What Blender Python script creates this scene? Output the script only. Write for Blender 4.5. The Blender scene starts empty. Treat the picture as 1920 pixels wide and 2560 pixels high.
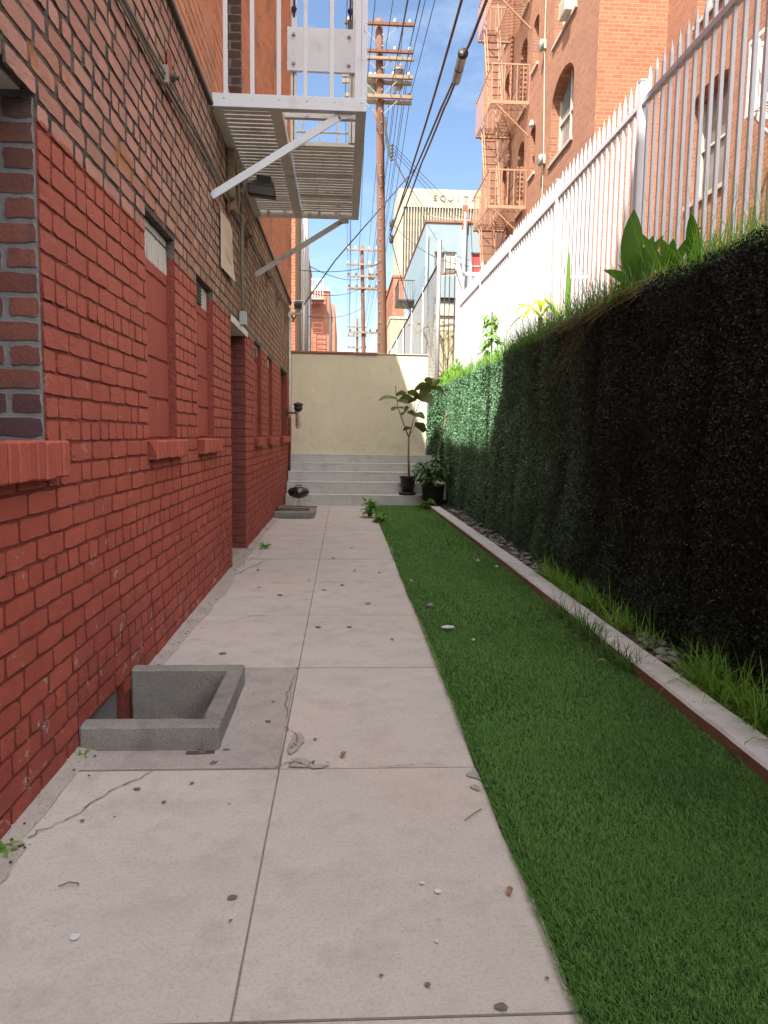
import bpy, math, random
import numpy as np
from mathutils import Vector, Matrix

random.seed(7); rng = np.random.default_rng(7)
S = bpy.context.scene
C = S.collection
R = math.radians

# ------------------------------------------------------------------ camera
CAM_H = 1.3
cam_d = bpy.data.cameras.new('camera'); cam = bpy.data.objects.new('camera', cam_d); C.objects.link(cam)
CM = Matrix(((0.9984250, -0.0081504, -0.0555075), (-0.0543569, 0.1043652, -0.9930525), (0.0138868, 0.9945056, 0.1037578)))
cam.matrix_world = Matrix.Translation((0, 0, CAM_H)) @ CM.to_4x4()
cam_d.sensor_fit = 'VERTICAL'; cam_d.sensor_height = 36; cam_d.lens = 26.0156
cam_d.clip_start = .05; cam_d.clip_end = 2000
S.camera = cam

# ------------------------------------------------------------------ light
SUN = Vector((-.30, -.48, .84)).normalized()          # towards the sun: behind the viewer, from the left, high
elev = math.asin(SUN.z); azim = math.atan2(SUN.x, SUN.y)
sun_d = bpy.data.lights.new('sun', 'SUN'); sun = bpy.data.objects.new('sun', sun_d); C.objects.link(sun)
sun_d.energy = 5.0; sun_d.angle = R(.53); sun_d.color = (1, .95, .86)
sun.rotation_euler = SUN.to_track_quat('Z', 'Y').to_euler(); sun.location = (0, -5, 30)
W = bpy.data.worlds.new('World'); S.world = W; W.use_nodes = True
nt = W.node_tree; nt.nodes.clear()
def wn(t, **k):
    n = nt.nodes.new(t)
    for a, b in k.items(): setattr(n, a, b)
    return n
sky = wn('ShaderNodeTexSky', sky_type='NISHITA', sun_disc=False, sun_elevation=elev, sun_rotation=azim, air_density=1.0, dust_density=.25, ozone_density=1.5)
tc = wn('ShaderNodeTexCoord'); mp = wn('ShaderNodeMapping'); mp.inputs['Scale'].default_value = (2.2, 1.0, 5.5); mp.inputs['Rotation'].default_value = (.2, .5, .3)
cn = wn('ShaderNodeTexNoise'); cn.inputs['Scale'].default_value = 1.6; cn.inputs['Detail'].default_value = 9; cn.inputs['Roughness'].default_value = .62; cn.inputs['Distortion'].default_value = .8
cr = wn('ShaderNodeValToRGB'); cr.color_ramp.elements[0].position = .50; cr.color_ramp.elements[0].color = (0, 0, 0, 1); cr.color_ramp.elements[1].position = .85; cr.color_ramp.elements[1].color = (.30, .30, .30, 1)
mx = wn('ShaderNodeMixRGB'); mx.inputs['Color2'].default_value = (7.5, 7.8, 8.2, 1)
bg = wn('ShaderNodeBackground'); bg.inputs['Strength'].default_value = .085
wo = wn('ShaderNodeOutputWorld')
L = nt.links.new
L(tc.outputs['Generated'], mp.inputs['Vector']); L(mp.outputs['Vector'], cn.inputs['Vector']); L(cn.outputs['Fac'], cr.inputs['Fac'])
L(cr.outputs['Color'], mx.inputs['Fac']); L(sky.outputs['Color'], mx.inputs['Color1'])
# bright unseen cloud added overhead and behind the viewer as fill light
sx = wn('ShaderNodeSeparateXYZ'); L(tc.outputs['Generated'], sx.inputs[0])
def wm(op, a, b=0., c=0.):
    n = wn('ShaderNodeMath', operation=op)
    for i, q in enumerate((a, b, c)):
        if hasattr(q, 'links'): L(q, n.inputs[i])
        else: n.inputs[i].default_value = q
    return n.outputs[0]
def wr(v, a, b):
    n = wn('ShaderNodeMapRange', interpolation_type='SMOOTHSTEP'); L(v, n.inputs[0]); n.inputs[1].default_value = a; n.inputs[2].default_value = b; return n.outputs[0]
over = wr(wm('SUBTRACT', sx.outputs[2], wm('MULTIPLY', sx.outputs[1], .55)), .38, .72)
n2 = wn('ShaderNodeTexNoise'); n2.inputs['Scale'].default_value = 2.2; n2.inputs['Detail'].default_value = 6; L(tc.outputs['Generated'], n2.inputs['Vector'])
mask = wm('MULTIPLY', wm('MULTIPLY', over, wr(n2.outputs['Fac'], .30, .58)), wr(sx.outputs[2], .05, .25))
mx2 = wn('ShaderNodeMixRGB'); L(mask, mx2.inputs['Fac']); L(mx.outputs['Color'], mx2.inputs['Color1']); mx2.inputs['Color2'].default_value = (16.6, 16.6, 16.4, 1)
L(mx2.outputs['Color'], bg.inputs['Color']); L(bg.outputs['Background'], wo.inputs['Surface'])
S.view_settings.view_transform = 'Standard'; S.view_settings.look = 'None'
S.view_settings.exposure = 1.5; S.view_settings.gamma = 1.0
S.cycles.max_bounces = 8; S.cycles.diffuse_bounces = 5

# ------------------------------------------------------------------ helpers
def tag(o, label=None, cat=None, group=None, kind=None):
    if label: o['label'] = label
    if cat: o['category'] = cat
    if group: o['group'] = group
    if kind: o['kind'] = kind
    return o
def thing(name, label, cat, loc=(0, 0, 0), group=None):
    o = bpy.data.objects.new(name, None); C.objects.link(o); o.location = loc; o.empty_display_size = .1
    return tag(o, label, cat, group)
def off(o):
    v = Vector((0, 0, 0))
    while o is not None: v += o.location; o = o.parent
    return v
def link(name, me, parent=None, smooth=False):
    o = bpy.data.objects.new(name, me); C.objects.link(o)
    if parent is not None: o.parent = parent
    if smooth: me.polygons.foreach_set('use_smooth', [True] * len(me.polygons))
    return o
def dup(root, loc, label=None, group=None, rot=None, scale=None):
    r = root.copy(); C.objects.link(r); r.location = loc
    if rot is not None: r.rotation_euler = rot
    if scale is not None: r.scale = scale
    if label: r['label'] = label
    if group: r['group'] = group
    for ch in list(root.children):
        c = ch.copy(); C.objects.link(c); c.parent = r
        for g in list(ch.children):
            d = g.copy(); C.objects.link(d); d.parent = c
    return r
def fast_mesh(name, verts, counts, loops):
    me = bpy.data.meshes.new(name)
    verts = np.asarray(verts, dtype=np.float32); counts = np.asarray(counts, dtype=np.int32); loops = np.asarray(loops, dtype=np.int32)
    me.vertices.add(len(verts)); me.vertices.foreach_set('co', verts.ravel())
    me.loops.add(len(loops)); me.loops.foreach_set('vertex_index', loops)
    me.polygons.add(len(counts)); st = np.zeros(len(counts), dtype=np.int32); st[1:] = np.cumsum(counts)[:-1]
    me.polygons.foreach_set('loop_start', st); me.polygons.foreach_set('loop_total', counts)
    me.update(calc_edges=True); me.polygons.foreach_set('use_smooth', [False] * len(counts))
    return me

class MB:
    def __init__(s): s.v = []; s.f = []; s.m = []; s.cm = 0
    def add(s, vs, fs):
        n = len(s.v); s.v += [tuple(v) for v in vs]; s.f += [tuple(i + n for i in f) for f in fs]; s.m += [s.cm] * len(fs)
    def box(s, x0, x1, y0, y1, z0, z1, b=0):
        if x0 > x1: x0, x1 = x1, x0
        if y0 > y1: y0, y1 = y1, y0
        if z0 > z1: z0, z1 = z1, z0
        s.obox(((x0 + x1) / 2, (y0 + y1) / 2, (z0 + z1) / 2), (x1 - x0, 0, 0), (0, y1 - y0, 0), (0, 0, z1 - z0), b)
    def obox(s, c, ux, uy, uz, b=0):
        c = Vector(c); a = [Vector(ux) / 2, Vector(uy) / 2, Vector(uz) / 2]
        if b <= 0:
            vs = [c + a[0] * i + a[1] * j + a[2] * k for i in (-1, 1) for j in (-1, 1) for k in (-1, 1)]
            s.add(vs, [(0, 1, 3, 2), (4, 6, 7, 5), (0, 4, 5, 1), (2, 3, 7, 6), (0, 2, 6, 4), (1, 5, 7, 3)]); return
        ln = [max(x.length, 1e-6) for x in a]; t = [max(0, 1 - b / l) for l in ln]
        idx = {}; vs = []
        for i in (-1, 1):
            for j in (-1, 1):
                for k in (-1, 1):
                    for ax in range(3):
                        q = [i * t[0], j * t[1], k * t[2]]; q[ax] = (i, j, k)[ax]
                        idx[(i, j, k, ax)] = len(vs); vs.append(c + a[0] * q[0] + a[1] * q[1] + a[2] * q[2])
        fs = []
        for ax in range(3):
            o1, o2 = (ax + 1) % 3, (ax + 2) % 3
            for sg in (-1, 1):
                f = []
                for p, q in ((-1, -1), (1, -1), (1, 1), (-1, 1)):
                    k = [0, 0, 0]; k[ax] = sg; k[o1] = p; k[o2] = q; f.append(idx[(k[0], k[1], k[2], ax)])
                fs.append(f if sg > 0 else f[::-1])
            for p in (-1, 1):
                for q in (-1, 1):
                    k0 = [0, 0, 0]; k0[ax] = -1; k0[o1] = p; k0[o2] = q; k1 = list(k0); k1[ax] = 1
                    fs.append([idx[(*k0, o1)], idx[(*k0, o2)], idx[(*k1, o2)], idx[(*k1, o1)]])
        for i in (-1, 1):
            for j in (-1, 1):
                for k in (-1, 1): fs.append([idx[(i, j, k, 0)], idx[(i, j, k, 1)], idx[(i, j, k, 2)]])
        s.add(vs, fs)
    def bar(s, p0, p1, w, h=None, up=(0, 0, 1), b=0):
        p0, p1 = Vector(p0), Vector(p1); d = p1 - p0; h = h or w
        u = Vector(up)
        if abs(d.normalized().dot(u)) > .98: u = Vector((0, 1, 0))
        sx = d.cross(u).normalized() * w; sy = sx.cross(d).normalized() * h
        s.obox((p0 + p1) / 2, d, sx, sy, b)
    def tube(s, pts, r, n=6, cap=True):
        pts = [Vector(p) for p in pts]; rs = r if isinstance(r, (list, tuple)) else [r] * len(pts)
        vs = []; fs = []; pu = None
        for i, p in enumerate(pts):
            d = (pts[min(i + 1, len(pts) - 1)] - pts[max(i - 1, 0)]).normalized()
            if pu is None:
                pu = d.cross(Vector((0, 0, 1)))
                if pu.length < .05: pu = d.cross(Vector((1, 0, 0)))
            pu = (pu - d * pu.dot(d)).normalized(); w = d.cross(pu)
            for k in range(n):
                a = 2 * math.pi * k / n; vs.append(p + (pu * math.cos(a) + w * math.sin(a)) * rs[i])
        for i in range(len(pts) - 1):
            for k in range(n):
                k2 = (k + 1) % n; fs.append((i * n + k, i * n + k2, (i + 1) * n + k2, (i + 1) * n + k))
        if cap: fs.append(tuple(range(n))[::-1]); fs.append(tuple((len(pts) - 1) * n + k for k in range(n)))
        s.add(vs, fs)
    def lathe(s, prof, c, n=20, cap=True, ax='z'):
        vs = []; fs = []; c = Vector(c)
        for r, z in prof:
            for k in range(n):
                a = 2 * math.pi * k / n; q = (r * math.cos(a), r * math.sin(a), z)
                if ax == 'x': q = (z, q[0], q[1])
                if ax == 'y': q = (q[0], z, q[1])
                vs.append(c + Vector(q))
        for i in range(len(prof) - 1):
            for k in range(n):
                k2 = (k + 1) % n; fs.append((i * n + k, i * n + k2, (i + 1) * n + k2, (i + 1) * n + k))
        if cap: fs.append(tuple(range(n))[::-1]); fs.append(tuple((len(prof) - 1) * n + k for k in range(n)))
        s.add(vs, fs)
    def build(s, name, mats, parent=None, smooth=False):
        o3 = off(parent) if parent is not None else Vector((0, 0, 0))
        me = bpy.data.meshes.new(name)
        me.from_pydata([(v[0] - o3.x, v[1] - o3.y, v[2] - o3.z) for v in s.v], [], s.f); me.update()
        if not isinstance(mats, (list, tuple)): mats = [mats]
        me.polygons.foreach_set('use_smooth', [False] * len(me.polygons))
        for m in mats: me.materials.append(m)
        if len(mats) > 1: me.polygons.foreach_set('material_index', s.m)
        return link(name, me, parent, smooth)

import bmesh
from mathutils import noise as mnoise
def roughen(o, cuts=3, amp=.004, scale=9., it=1):
    bm = bmesh.new(); bm.from_mesh(o.data)
    for _ in range(it):
        ee = [e for e in bm.edges if e.calc_length() > .05]; bmesh.ops.subdivide_edges(bm, edges=ee, cuts=cuts, use_grid_fill=True)
    for v in bm.verts:
        n = mnoise.noise_vector(v.co * scale + Vector((3.1, 1.7, .4))) + mnoise.noise_vector(v.co * scale * 4) * .5; v.co += n * amp
    bm.to_mesh(o.data); bm.free(); o.data.polygons.foreach_set('use_smooth', [False] * len(o.data.polygons)); return o

# ------------------------------------------------------------------ materials
MATS = {}
class NM:
    def __init__(s, name, rough=.8, spec=.3, metal=0):
        s.m = bpy.data.materials.new(name); s.m.use_nodes = True; s.nt = s.m.node_tree; s.nt.nodes.clear()
        s.out = s.n('ShaderNodeOutputMaterial'); s.b = s.n('ShaderNodeBsdfPrincipled')
        s.b.inputs['Roughness'].default_value = rough; s.b.inputs['Metallic'].default_value = metal
        s.b.inputs['Specular IOR Level'].default_value = spec
        s.l(s.b.outputs[0], s.out.inputs['Surface']); s.g = s.n('ShaderNodeNewGeometry'); s.bump_in = None
    def n(s, t, **k):
        x = s.nt.nodes.new(t)
        for a, b in k.items(): setattr(x, a, b)
        return x
    def l(s, a, b): s.nt.links.new(a, b)
    def noise(s, scale, detail=4, rough=.55, vec=None, dist=0, stretch=None):
        x = s.n('ShaderNodeTexNoise'); x.inputs['Scale'].default_value = scale; x.inputs['Detail'].default_value = detail
        x.inputs['Roughness'].default_value = rough; x.inputs['Distortion'].default_value = dist
        v = vec or s.g.outputs['Position']
        if stretch:
            m = s.n('ShaderNodeMapping'); m.inputs['Scale'].default_value = stretch; s.l(v, m.inputs['Vector']); v = m.outputs['Vector']
        s.l(v, x.inputs['Vector']); return x.outputs['Fac']
    def ramp(s, fac, a, b, c0=0., c1=1.):
        x = s.n('ShaderNodeMapRange'); x.inputs[1].default_value = a; x.inputs[2].default_value = b; x.inputs[3].default_value = c0; x.inputs[4].default_value = c1
        s.l(fac, x.inputs[0]); return x.outputs[0]
    def math(s, op, a, b=0.):
        x = s.n('ShaderNodeMath', operation=op)
        for i, q in enumerate((a, b)):
            if hasattr(q, 'links'): s.l(q, x.inputs[i])
            else: x.inputs[i].default_value = q
        return x.outputs[0]
    def mix(s, fac, a, b, mode='MIX'):
        x = s.n('ShaderNodeMixRGB', blend_type=mode)
        for i, q in ((0, fac), (1, a), (2, b)):
            if hasattr(q, 'links'): s.l(q, x.inputs[i])
            elif i == 0: x.inputs[0].default_value = q
            else: x.inputs[i].default_value = (*q, 1)
        return x.outputs[0]
    def xyz(s):
        x = s.n('ShaderNodeSeparateXYZ'); s.l(s.g.outputs['Position'], x.inputs[0]); return x.outputs
    def col(s, c):
        if hasattr(c, 'links'): s.l(c, s.b.inputs['Base Color'])
        else: s.b.inputs['Base Color'].default_value = (*c, 1)
    def bump(s, h, dist=.01, strength=1.):
        x = s.n('ShaderNodeBump'); x.inputs['Distance'].default_value = dist; x.inputs['Strength'].default_value = strength
        s.l(h, x.inputs['Height'])
        if s.bump_in: s.l(s.bump_in, x.inputs['Normal'])
        s.bump_in = x.outputs[0]; s.l(x.outputs[0], s.b.inputs['Normal'])
    def done(s, name): MATS[name] = s.m; return s.m

def simple(name, c1, c2=None, scale=4, rough=.7, spec=.3, metal=0, bump=0, bscale=60, island=0., stretch=None, dirt=None, dscale=3):
    k = NM(name, rough, spec, metal)
    c2 = c2 or tuple(x * .75 for x in c1)
    f = k.noise(scale, 6, .6, stretch=stretch); c = k.mix(k.ramp(f, .3, .7), c1, c2)
    if island:
        r = k.g.outputs['Random Per Island']; c = k.mix(1., c, k.mix(r, (1 - island,) * 3, (1 + island,) * 3), 'MULTIPLY')
    if dirt:
        c = k.mix(k.ramp(k.noise(dscale, 8, .7), .56, .68), c, dirt)
    k.col(c)
    if bump: k.bump(k.noise(bscale, 5, .6), bump)
    return k.done(name)

def leafmat(name, c1, c2, trans=.35, rough=.45, c3=None, spec=.35):
    k = NM(name, rough, spec); r = k.g.outputs['Random Per Island']
    c = k.mix(r, c1, c2)
    if c3: c = k.mix(k.ramp(k.noise(1.2, 3), .5, .7), c, c3)
    k.col(c)
    t = k.n('ShaderNodeBsdfTranslucent'); k.l(k.mix(1., c, (1.3, 1.5, .7), 'MULTIPLY'), t.inputs['Color'])
    m = k.n('ShaderNodeMixShader'); m.inputs[0].default_value = trans
    k.l(k.b.outputs[0], m.inputs[1]); k.l(t.outputs[0], m.inputs[2]); k.l(m.outputs[0], k.out.inputs['Surface'])
    return k.done(name)

PAINT_Z = 2.37
def wall_material(name, mortar=False):
    k = NM(name, .72, .25); x, y, z = k.xyz(); r = k.g.outputs['Random Per Island']
    wob = k.math('MULTIPLY', k.math('SUBTRACT', k.noise(9, 3), .5), .05)
    zz = k.math('ADD', z, wob)
    up = k.ramp(zz, PAINT_Z - .004, PAINT_Z + .004)
    # red paint
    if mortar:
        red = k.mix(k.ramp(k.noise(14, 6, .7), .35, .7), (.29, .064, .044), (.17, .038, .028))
    else:
        red = k.mix(r, (.40, .084, .054), (.455, .103, .068))
        red = k.mix(k.ramp(k.noise(2.2, 6, .6), .45, .75, 0, .7), red, (.29, .064, .048))
        red = k.mix(k.ramp(k.noise(70, 4, .6), .6, .8), red, (.24, .05, .038))
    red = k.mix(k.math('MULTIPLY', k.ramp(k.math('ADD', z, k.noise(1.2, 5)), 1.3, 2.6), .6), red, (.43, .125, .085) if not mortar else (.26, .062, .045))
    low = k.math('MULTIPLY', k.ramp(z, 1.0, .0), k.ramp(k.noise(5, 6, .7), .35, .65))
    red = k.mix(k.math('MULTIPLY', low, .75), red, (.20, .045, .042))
    chip = k.math('MULTIPLY', k.ramp(k.math('ADD', k.noise(11, 8, .72, dist=.6), k.ramp(z, .8, .0, 0, .03)), .625, .64), k.ramp(z, 1.5, .25, .3, 1))
    red = k.mix(k.ramp(k.noise(1.7, 7, .7, stretch=(1, 1.6, .45)), .5, .64, 0, .35), red, (.30, .062, .045))
    red = k.mix(chip, red, (.40, .33, .29))
    scr = k.math('MULTIPLY', k.ramp(k.noise(6, 10, .8, dist=2.5, stretch=(1, 1, .5)), .63, .66), k.ramp(z, .8, 2.2, 0, .6))
    red = k.mix(scr, red, (.50, .20, .15))
    # bare brick: pink near, dusty brown further along
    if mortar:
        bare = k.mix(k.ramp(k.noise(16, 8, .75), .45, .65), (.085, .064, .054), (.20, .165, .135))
    else:
        bare = k.mix(r, (.42, .185, .14), (.55, .28, .215))
        bare = k.mix(k.ramp(k.noise(4, 6, .65), .45, .7), bare, (.34, .19, .15))
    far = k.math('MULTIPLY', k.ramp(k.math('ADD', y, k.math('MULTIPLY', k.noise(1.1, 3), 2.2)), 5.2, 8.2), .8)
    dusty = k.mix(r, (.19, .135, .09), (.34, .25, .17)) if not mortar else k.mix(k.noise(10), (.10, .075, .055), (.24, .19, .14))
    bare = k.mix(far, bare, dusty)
    bare = k.mix(k.ramp(k.noise(30, 8, .8), .68, .72), bare, (.45, .40, .34))
    rust = k.math('MULTIPLY', k.ramp(k.math('ABSOLUTE', k.math('SUBTRACT', z, 2.60)), .10, .02), k.ramp(k.noise(5, 5, .7), .5, .6))
    bare = k.mix(rust, bare, (.40, .17, .07))
    c = k.mix(up, red, bare)
    # orange-painted upper storeys
    ora = k.mix(r if not mortar else k.noise(6), (.50, .20, .11), (.60, .27, .15))
    ora = k.mix(k.ramp(k.noise(1.3, 7, .65), .52, .62), ora, (.33, .18, .12))
    c = k.mix(k.ramp(z, 3.84, 3.86), c, ora)
    k.col(c)
    k.bump(k.noise(32, 8, .72), .010 if not mortar else .022, 1.)
    k.bump(k.noise(150, 3, .6), .0025, 1.)
    return k.done(name)
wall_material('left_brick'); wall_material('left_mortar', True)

def brick_shader(name, c1, c2, mortar, w=.25, h=.084, ms=.009, bumpd=.01, blotch=None, blot=.6):
    k = NM(name, .85, .2); x, y, z = k.xyz(); nn = k.n('ShaderNodeSeparateXYZ'); k.l(k.g.outputs['True Normal'], nn.inputs[0])
    isx = k.math('GREATER_THAN', k.math('ABSOLUTE', nn.outputs[0]), .5)
    a = k.math('MULTIPLY', y, isx); b = k.math('MULTIPLY', x, k.math('SUBTRACT', 1., isx)); u = k.math('ADD', a, b)
    cv = k.n('ShaderNodeCombineXYZ'); k.l(u, cv.inputs[0]); k.l(z, cv.inputs[1])
    # slightly irregular courses
    ds = k.n('ShaderNodeVectorMath', operation='ADD'); k.l(cv.outputs[0], ds.inputs[0])
    nz = k.n('ShaderNodeTexNoise'); nz.inputs['Scale'].default_value = 5; k.l(k.g.outputs['Position'], nz.inputs['Vector'])
    sc = k.n('ShaderNodeVectorMath', operation='SCALE'); k.l(nz.outputs['Color'], sc.inputs[0]); sc.inputs['Scale'].default_value = .012; k.l(sc.outputs[0], ds.inputs[1])
    t = k.n('ShaderNodeTexBrick', offset=.5, squash=.5, squash_frequency=6); k.l(ds.outputs[0], t.inputs['Vector'])
    t.inputs['Scale'].default_value = 1; t.inputs['Mortar Size'].default_value = ms; t.inputs['Brick Width'].default_value = w; t.inputs['Row Height'].default_value = h
    t.inputs['Mortar Smooth'].default_value = .25; t.inputs['Bias'].default_value = -.1
    t.inputs['Color1'].default_value = (*c1, 1); t.inputs['Color2'].default_value = (*c2, 1); t.inputs['Mortar'].default_value = (*mortar, 1)
    c = t.outputs['Color']
    c = k.mix(k.ramp(k.noise(.9, 7, .65), .35, .75, 0, blot), c, blotch or tuple(q * .7 for q in c2))
    c = k.mix(k.ramp(k.noise(25, 5, .7), .6, .8, 0, .5), c, tuple(q * .6 for q in c1))
    k.col(c); k.bump(k.math('SUBTRACT', 1., t.outputs['Fac']), bumpd, 1.); k.bump(k.noise(50, 5), .004)
    return k.done(name)
brick_shader('right_brick', (.37, .145, .075), (.24, .085, .048), (.36, .24, .17), ms=.011, blotch=(.27, .135, .085), blot=.85)
brick_shader('right_brick_face', (.43, .165, .09), (.32, .105, .06), (.45, .28, .18), blotch=(.33, .12, .07), blot=.4)
brick_shader('far_brick', (.42, .16, .09), (.35, .12, .07), (.46, .28, .19), ms=.012, bumpd=.004)
brick_shader('jamb_brick', (.21, .075, .055), (.15, .055, .045), (.3, .29, .28), w=.24, ms=.014, bumpd=.012)

def concrete(name, c1, c2, c3, speck=.5, bump=.002):
    k = NM(name, .85, .25); x, y, z = k.xyz()
    c = k.mix(k.ramp(k.noise(1.1, 7, .68), .38, .6), c1, c2)
    c = k.mix(k.ramp(k.noise(4.5, 8, .75), .48, .66), c, c3)
    c = k.mix(k.ramp(k.noise(.55, 5, .6), .5, .62, 0, .5), c, (c1[0] * 1.0, c1[1] * .93, c1[2] * .84))
    c = k.mix(k.ramp(k.noise(90, 5, .8), .5, .7, 0, min(1, speck * 1.5)), c, tuple(q * .62 for q in c1))
    c = k.mix(k.ramp(k.noise(210, 2, .7), .62, .75, 0, speck), c, tuple(min(1, q * 1.5) for q in c1))
    st = k.ramp(k.noise(2.4, 9, .8, dist=.4),   .56, .72, 0, .28); c = k.mix(st, c, tuple(q * .55 for q in c3))
    v = k.n('ShaderNodeTexVoronoi'); v.inputs['Scale'].default_value = 5.; k.l(k.g.outputs['Position'], v.inputs['Vector'])
    sp = k.math('MULTIPLY', k.ramp(v.outputs['Distance'], .055, .035), k.ramp(k.noise(3.3, 2), .5, .6, 0, .55)); c = k.mix(sp, c, (.16, .14, .13))
    k.col(c); k.bump(k.noise(130, 4, .7), bump); k.bump(k.noise(9, 4), .004, .6)
    return k.done(name)
concrete('slab_concrete', (.47, .425, .39), (.53, .485, .45), (.405, .37, .34))
concrete('rough_concrete', (.39, .345, .32), (.45, .40, .37), (.33, .295, .275), .9, .006)
concrete('step_concrete', (.48, .48, .455), (.55, .55, .52), (.41, .41, .38), .3, .001)
concrete('curb_concrete', (.50, .49, .48), (.58, .56, .55), (.42, .40, .39), .4, .002)
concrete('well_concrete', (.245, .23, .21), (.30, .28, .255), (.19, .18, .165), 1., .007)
simple('joint_dark', (.15, .13, .115), (.23, .20, .18), 30)
simple('stain_dark', (.10, .085, .08), (.17, .15, .14), 60)
k = NM('cream_stucco', .9, .2); x, y, z = k.xyz()
c = k.mix(k.ramp(k.noise(1.2, 6), .35, .65), (.66, .605, .445), (.72, .66, .485))
c = k.mix(k.ramp(k.noise(2.6, 8, .7, stretch=(5, 1, .35)), .54, .7, 0, .35), c, (.56, .51, .38)); c = k.mix(k.ramp(k.noise(4, 9, .75), .58, .66, 0, .6), c, (.55, .50, .39))
c = k.mix(k.math('MULTIPLY', k.ramp(z, 1.6, 1.05), k.ramp(k.noise(5, 8, .7), .45, .65, 0, .5)), c, (.50, .45, .34)); c = k.mix(k.ramp(k.noise(14, 8, .8), .66, .69, 0, .8), c, (.36, .30, .22))
k.col(c); k.bump(k.noise(60, 5), .004); k.bump(k.noise(3, 4), .012); k.done('cream_stucco')
simple('coping_red', (.30, .11, .085), (.36, .15, .11), 8, .7)
simple('curb_side', (.30, .17, .14), (.36, .22, .19), 12, .9, bump=.003, bscale=120)
simple('soil', (.07, .05, .04), (.13, .10, .075), 20, .95, bump=.03, bscale=30)
simple('white_paint', (.62, .635, .68), (.57, .58, .62), 3, .38, .5, dirt=(.52, .50, .49), dscale=5)
simple('white_paint_old', (.70, .685, .63), (.62, .60, .54), 6, .5, .4, dirt=(.32, .29, .22), dscale=7)
simple('fence_white', (.62, .62, .65), (.57, .57, .60), 5, .35, .5)
simple('tan_paint', (.42, .23, .14), (.34, .18, .11), 5, .6)
simple('red_iron', (.30, .08, .055), (.22, .06, .045), 10, .7)
simple('dark_metal', (.05, .045, .04), (.08, .07, .06), 20, .5, .5)
simple('black_enamel', (.012, .012, .013), (.02, .02, .02), 8, .16, .6)
simple('black_plastic', (.018, .018, .018), (.03, .03, .03), 20, .45, .4)
simple('chrome', (.5, .5, .5), (.4, .4, .4), 20, .3, .5, 1.)
simple('galvanised', (.42, .43, .43), (.33, .34, .34), 12, .45, .5, .6)
simple('conduit', (.30, .27, .22), (.22, .19, .15), 20, .6)
simple('pole_wood', (.19, .10, .065), (.13, .065, .045), 3, .9, bump=.01, bscale=20, stretch=(8, 8, .6))
simple('arm_wood', (.30, .22, .15), (.22, .155, .11), 4, .9, stretch=(1, 8, 8))
simple('wire_black', (.035, .033, .04), (.05, .045, .05), 3, .6)
simple('cable_brown', (.13, .10, .10), (.09, .07, .075), 2, .6)
simple('white_cloth', (.72, .72, .70), (.62, .60, .56), 10, .8, dirt=(.4, .36, .3), dscale=9)
simple('paper', (.66, .56, .44), (.60, .50, .40), 6, .8)
simple('board_orange', (.66, .33, .15), (.60, .28, .13), 5, .7, stretch=(1, 6, .4))
simple('blue_stucco', (.24, .305, .335), (.27, .33, .36), .7, .9, dirt=(.21, .27, .30), dscale=.6)
simple('beige_stucco', (.42, .35, .23), (.46, .39, .26), .9, .9, dirt=(.50, .38, .25), dscale=.4)
simple('cream_tower', (.42, .37, .26), (.40, .355, .25), .1, .9)
simple('tower_glass', (.14, .13, .12), (.2, .18, .16), .2, .3, .5)
simple('letter_grey', (.27, .27, .25), None, .5, .6)
simple('terracotta', (.35, .13, .08), None, 3, .8)
simple('stone_grey', (.17, .165, .17), (.26, .24, .24), 14, .75, island=.35)
simple('stone_white', (.62, .62, .62), (.5, .5, .5), 40, .7)
simple('turf_base', (.012, .03, .010), (.02, .045, .015), 30, .95)
simple('bark', (.16, .10, .07), (.24, .16, .11), 30, .9, bump=.004, bscale=80)
simple('straw', (.36, .31, .20), (.24, .20, .12), 20, .9, island=.3)
simple('curtain_red', (.50, .06, .06), (.62, .10, .09), 6, .9, stretch=(8, 1, 1))
simple('curtain_white', (.62, .58, .50), (.55, .50, .42), 3, .9)
simple('asphalt', (.06, .06, .06), (.05, .05, .05), 1, .9)
simple('dry_leaf', (.30, .17, .09), (.20, .10, .05), 40, .8)
simple('hedge_back', (.012, .018, .012), (.02, .025, .015), 10, .9)
simple('vinyl_tan', (.60, .54, .40), (.54, .48, .36), 3, .6)
k = NM('lens_glass', .12, .5); k.col((.14, .15, .135)); k.done('lens_glass')
k = NM('window_glass', .08, .6); k.col(k.mix(k.ramp(k.noise(.8, 3), .4, .6), (.13, .14, .14), (.22, .23, .22))); k.done('window_glass')
k = NM('clear_glass', .05, .5); k.col((.7, .62, .58)); k.b.inputs['Transmission Weight'].default_value = .75; k.done('clear_glass')
k = NM('infill', .75, .25); x, y, z = k.xyz()
c = k.mix(k.ramp(k.noise(3, 5), .3, .7), (.37, .092, .066), (.32, .076, .056)); c = k.mix(k.ramp(k.noise(120, 4, .7), .58, .68, 0, .5), c, (.17, .045, .035))
w_ = k.mix(k.ramp(k.noise(7, 7, .7, stretch=(1, 4, .6)), .5, .66), (.58, .55, .50), (.28, .25, .22))
c = k.mix(k.ramp(z, PAINT_Z - .103, PAINT_Z - .097), c, w_); k.col(c); k.bump(k.noise(110, 4, .7), .003); k.done('infill')
leafmat('turf_blade', (.062, .175, .026), (.17, .31, .075), .25, .6, c3=(.09, .20, .045))
leafmat('weed_green', (.11, .25, .035), (.22, .38, .07), .4, .5)
leafmat('weed_dark', (.06, .14, .035), (.13, .22, .06), .3, .5)
leafmat('vine_leaf', (.12, .26, .05), (.25, .42, .10), .4, .45)
leafmat('broad_leaf', (.05, .13, .025), (.10, .20, .04), .35, .35)
leafmat('corn_leaf', (.38, .45, .05), (.55, .58, .12), .4, .4)
leafmat('fig_leaf', (.06, .10, .03), (.13, .13, .05), .3, .4, c3=(.12, .09, .04))
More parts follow.
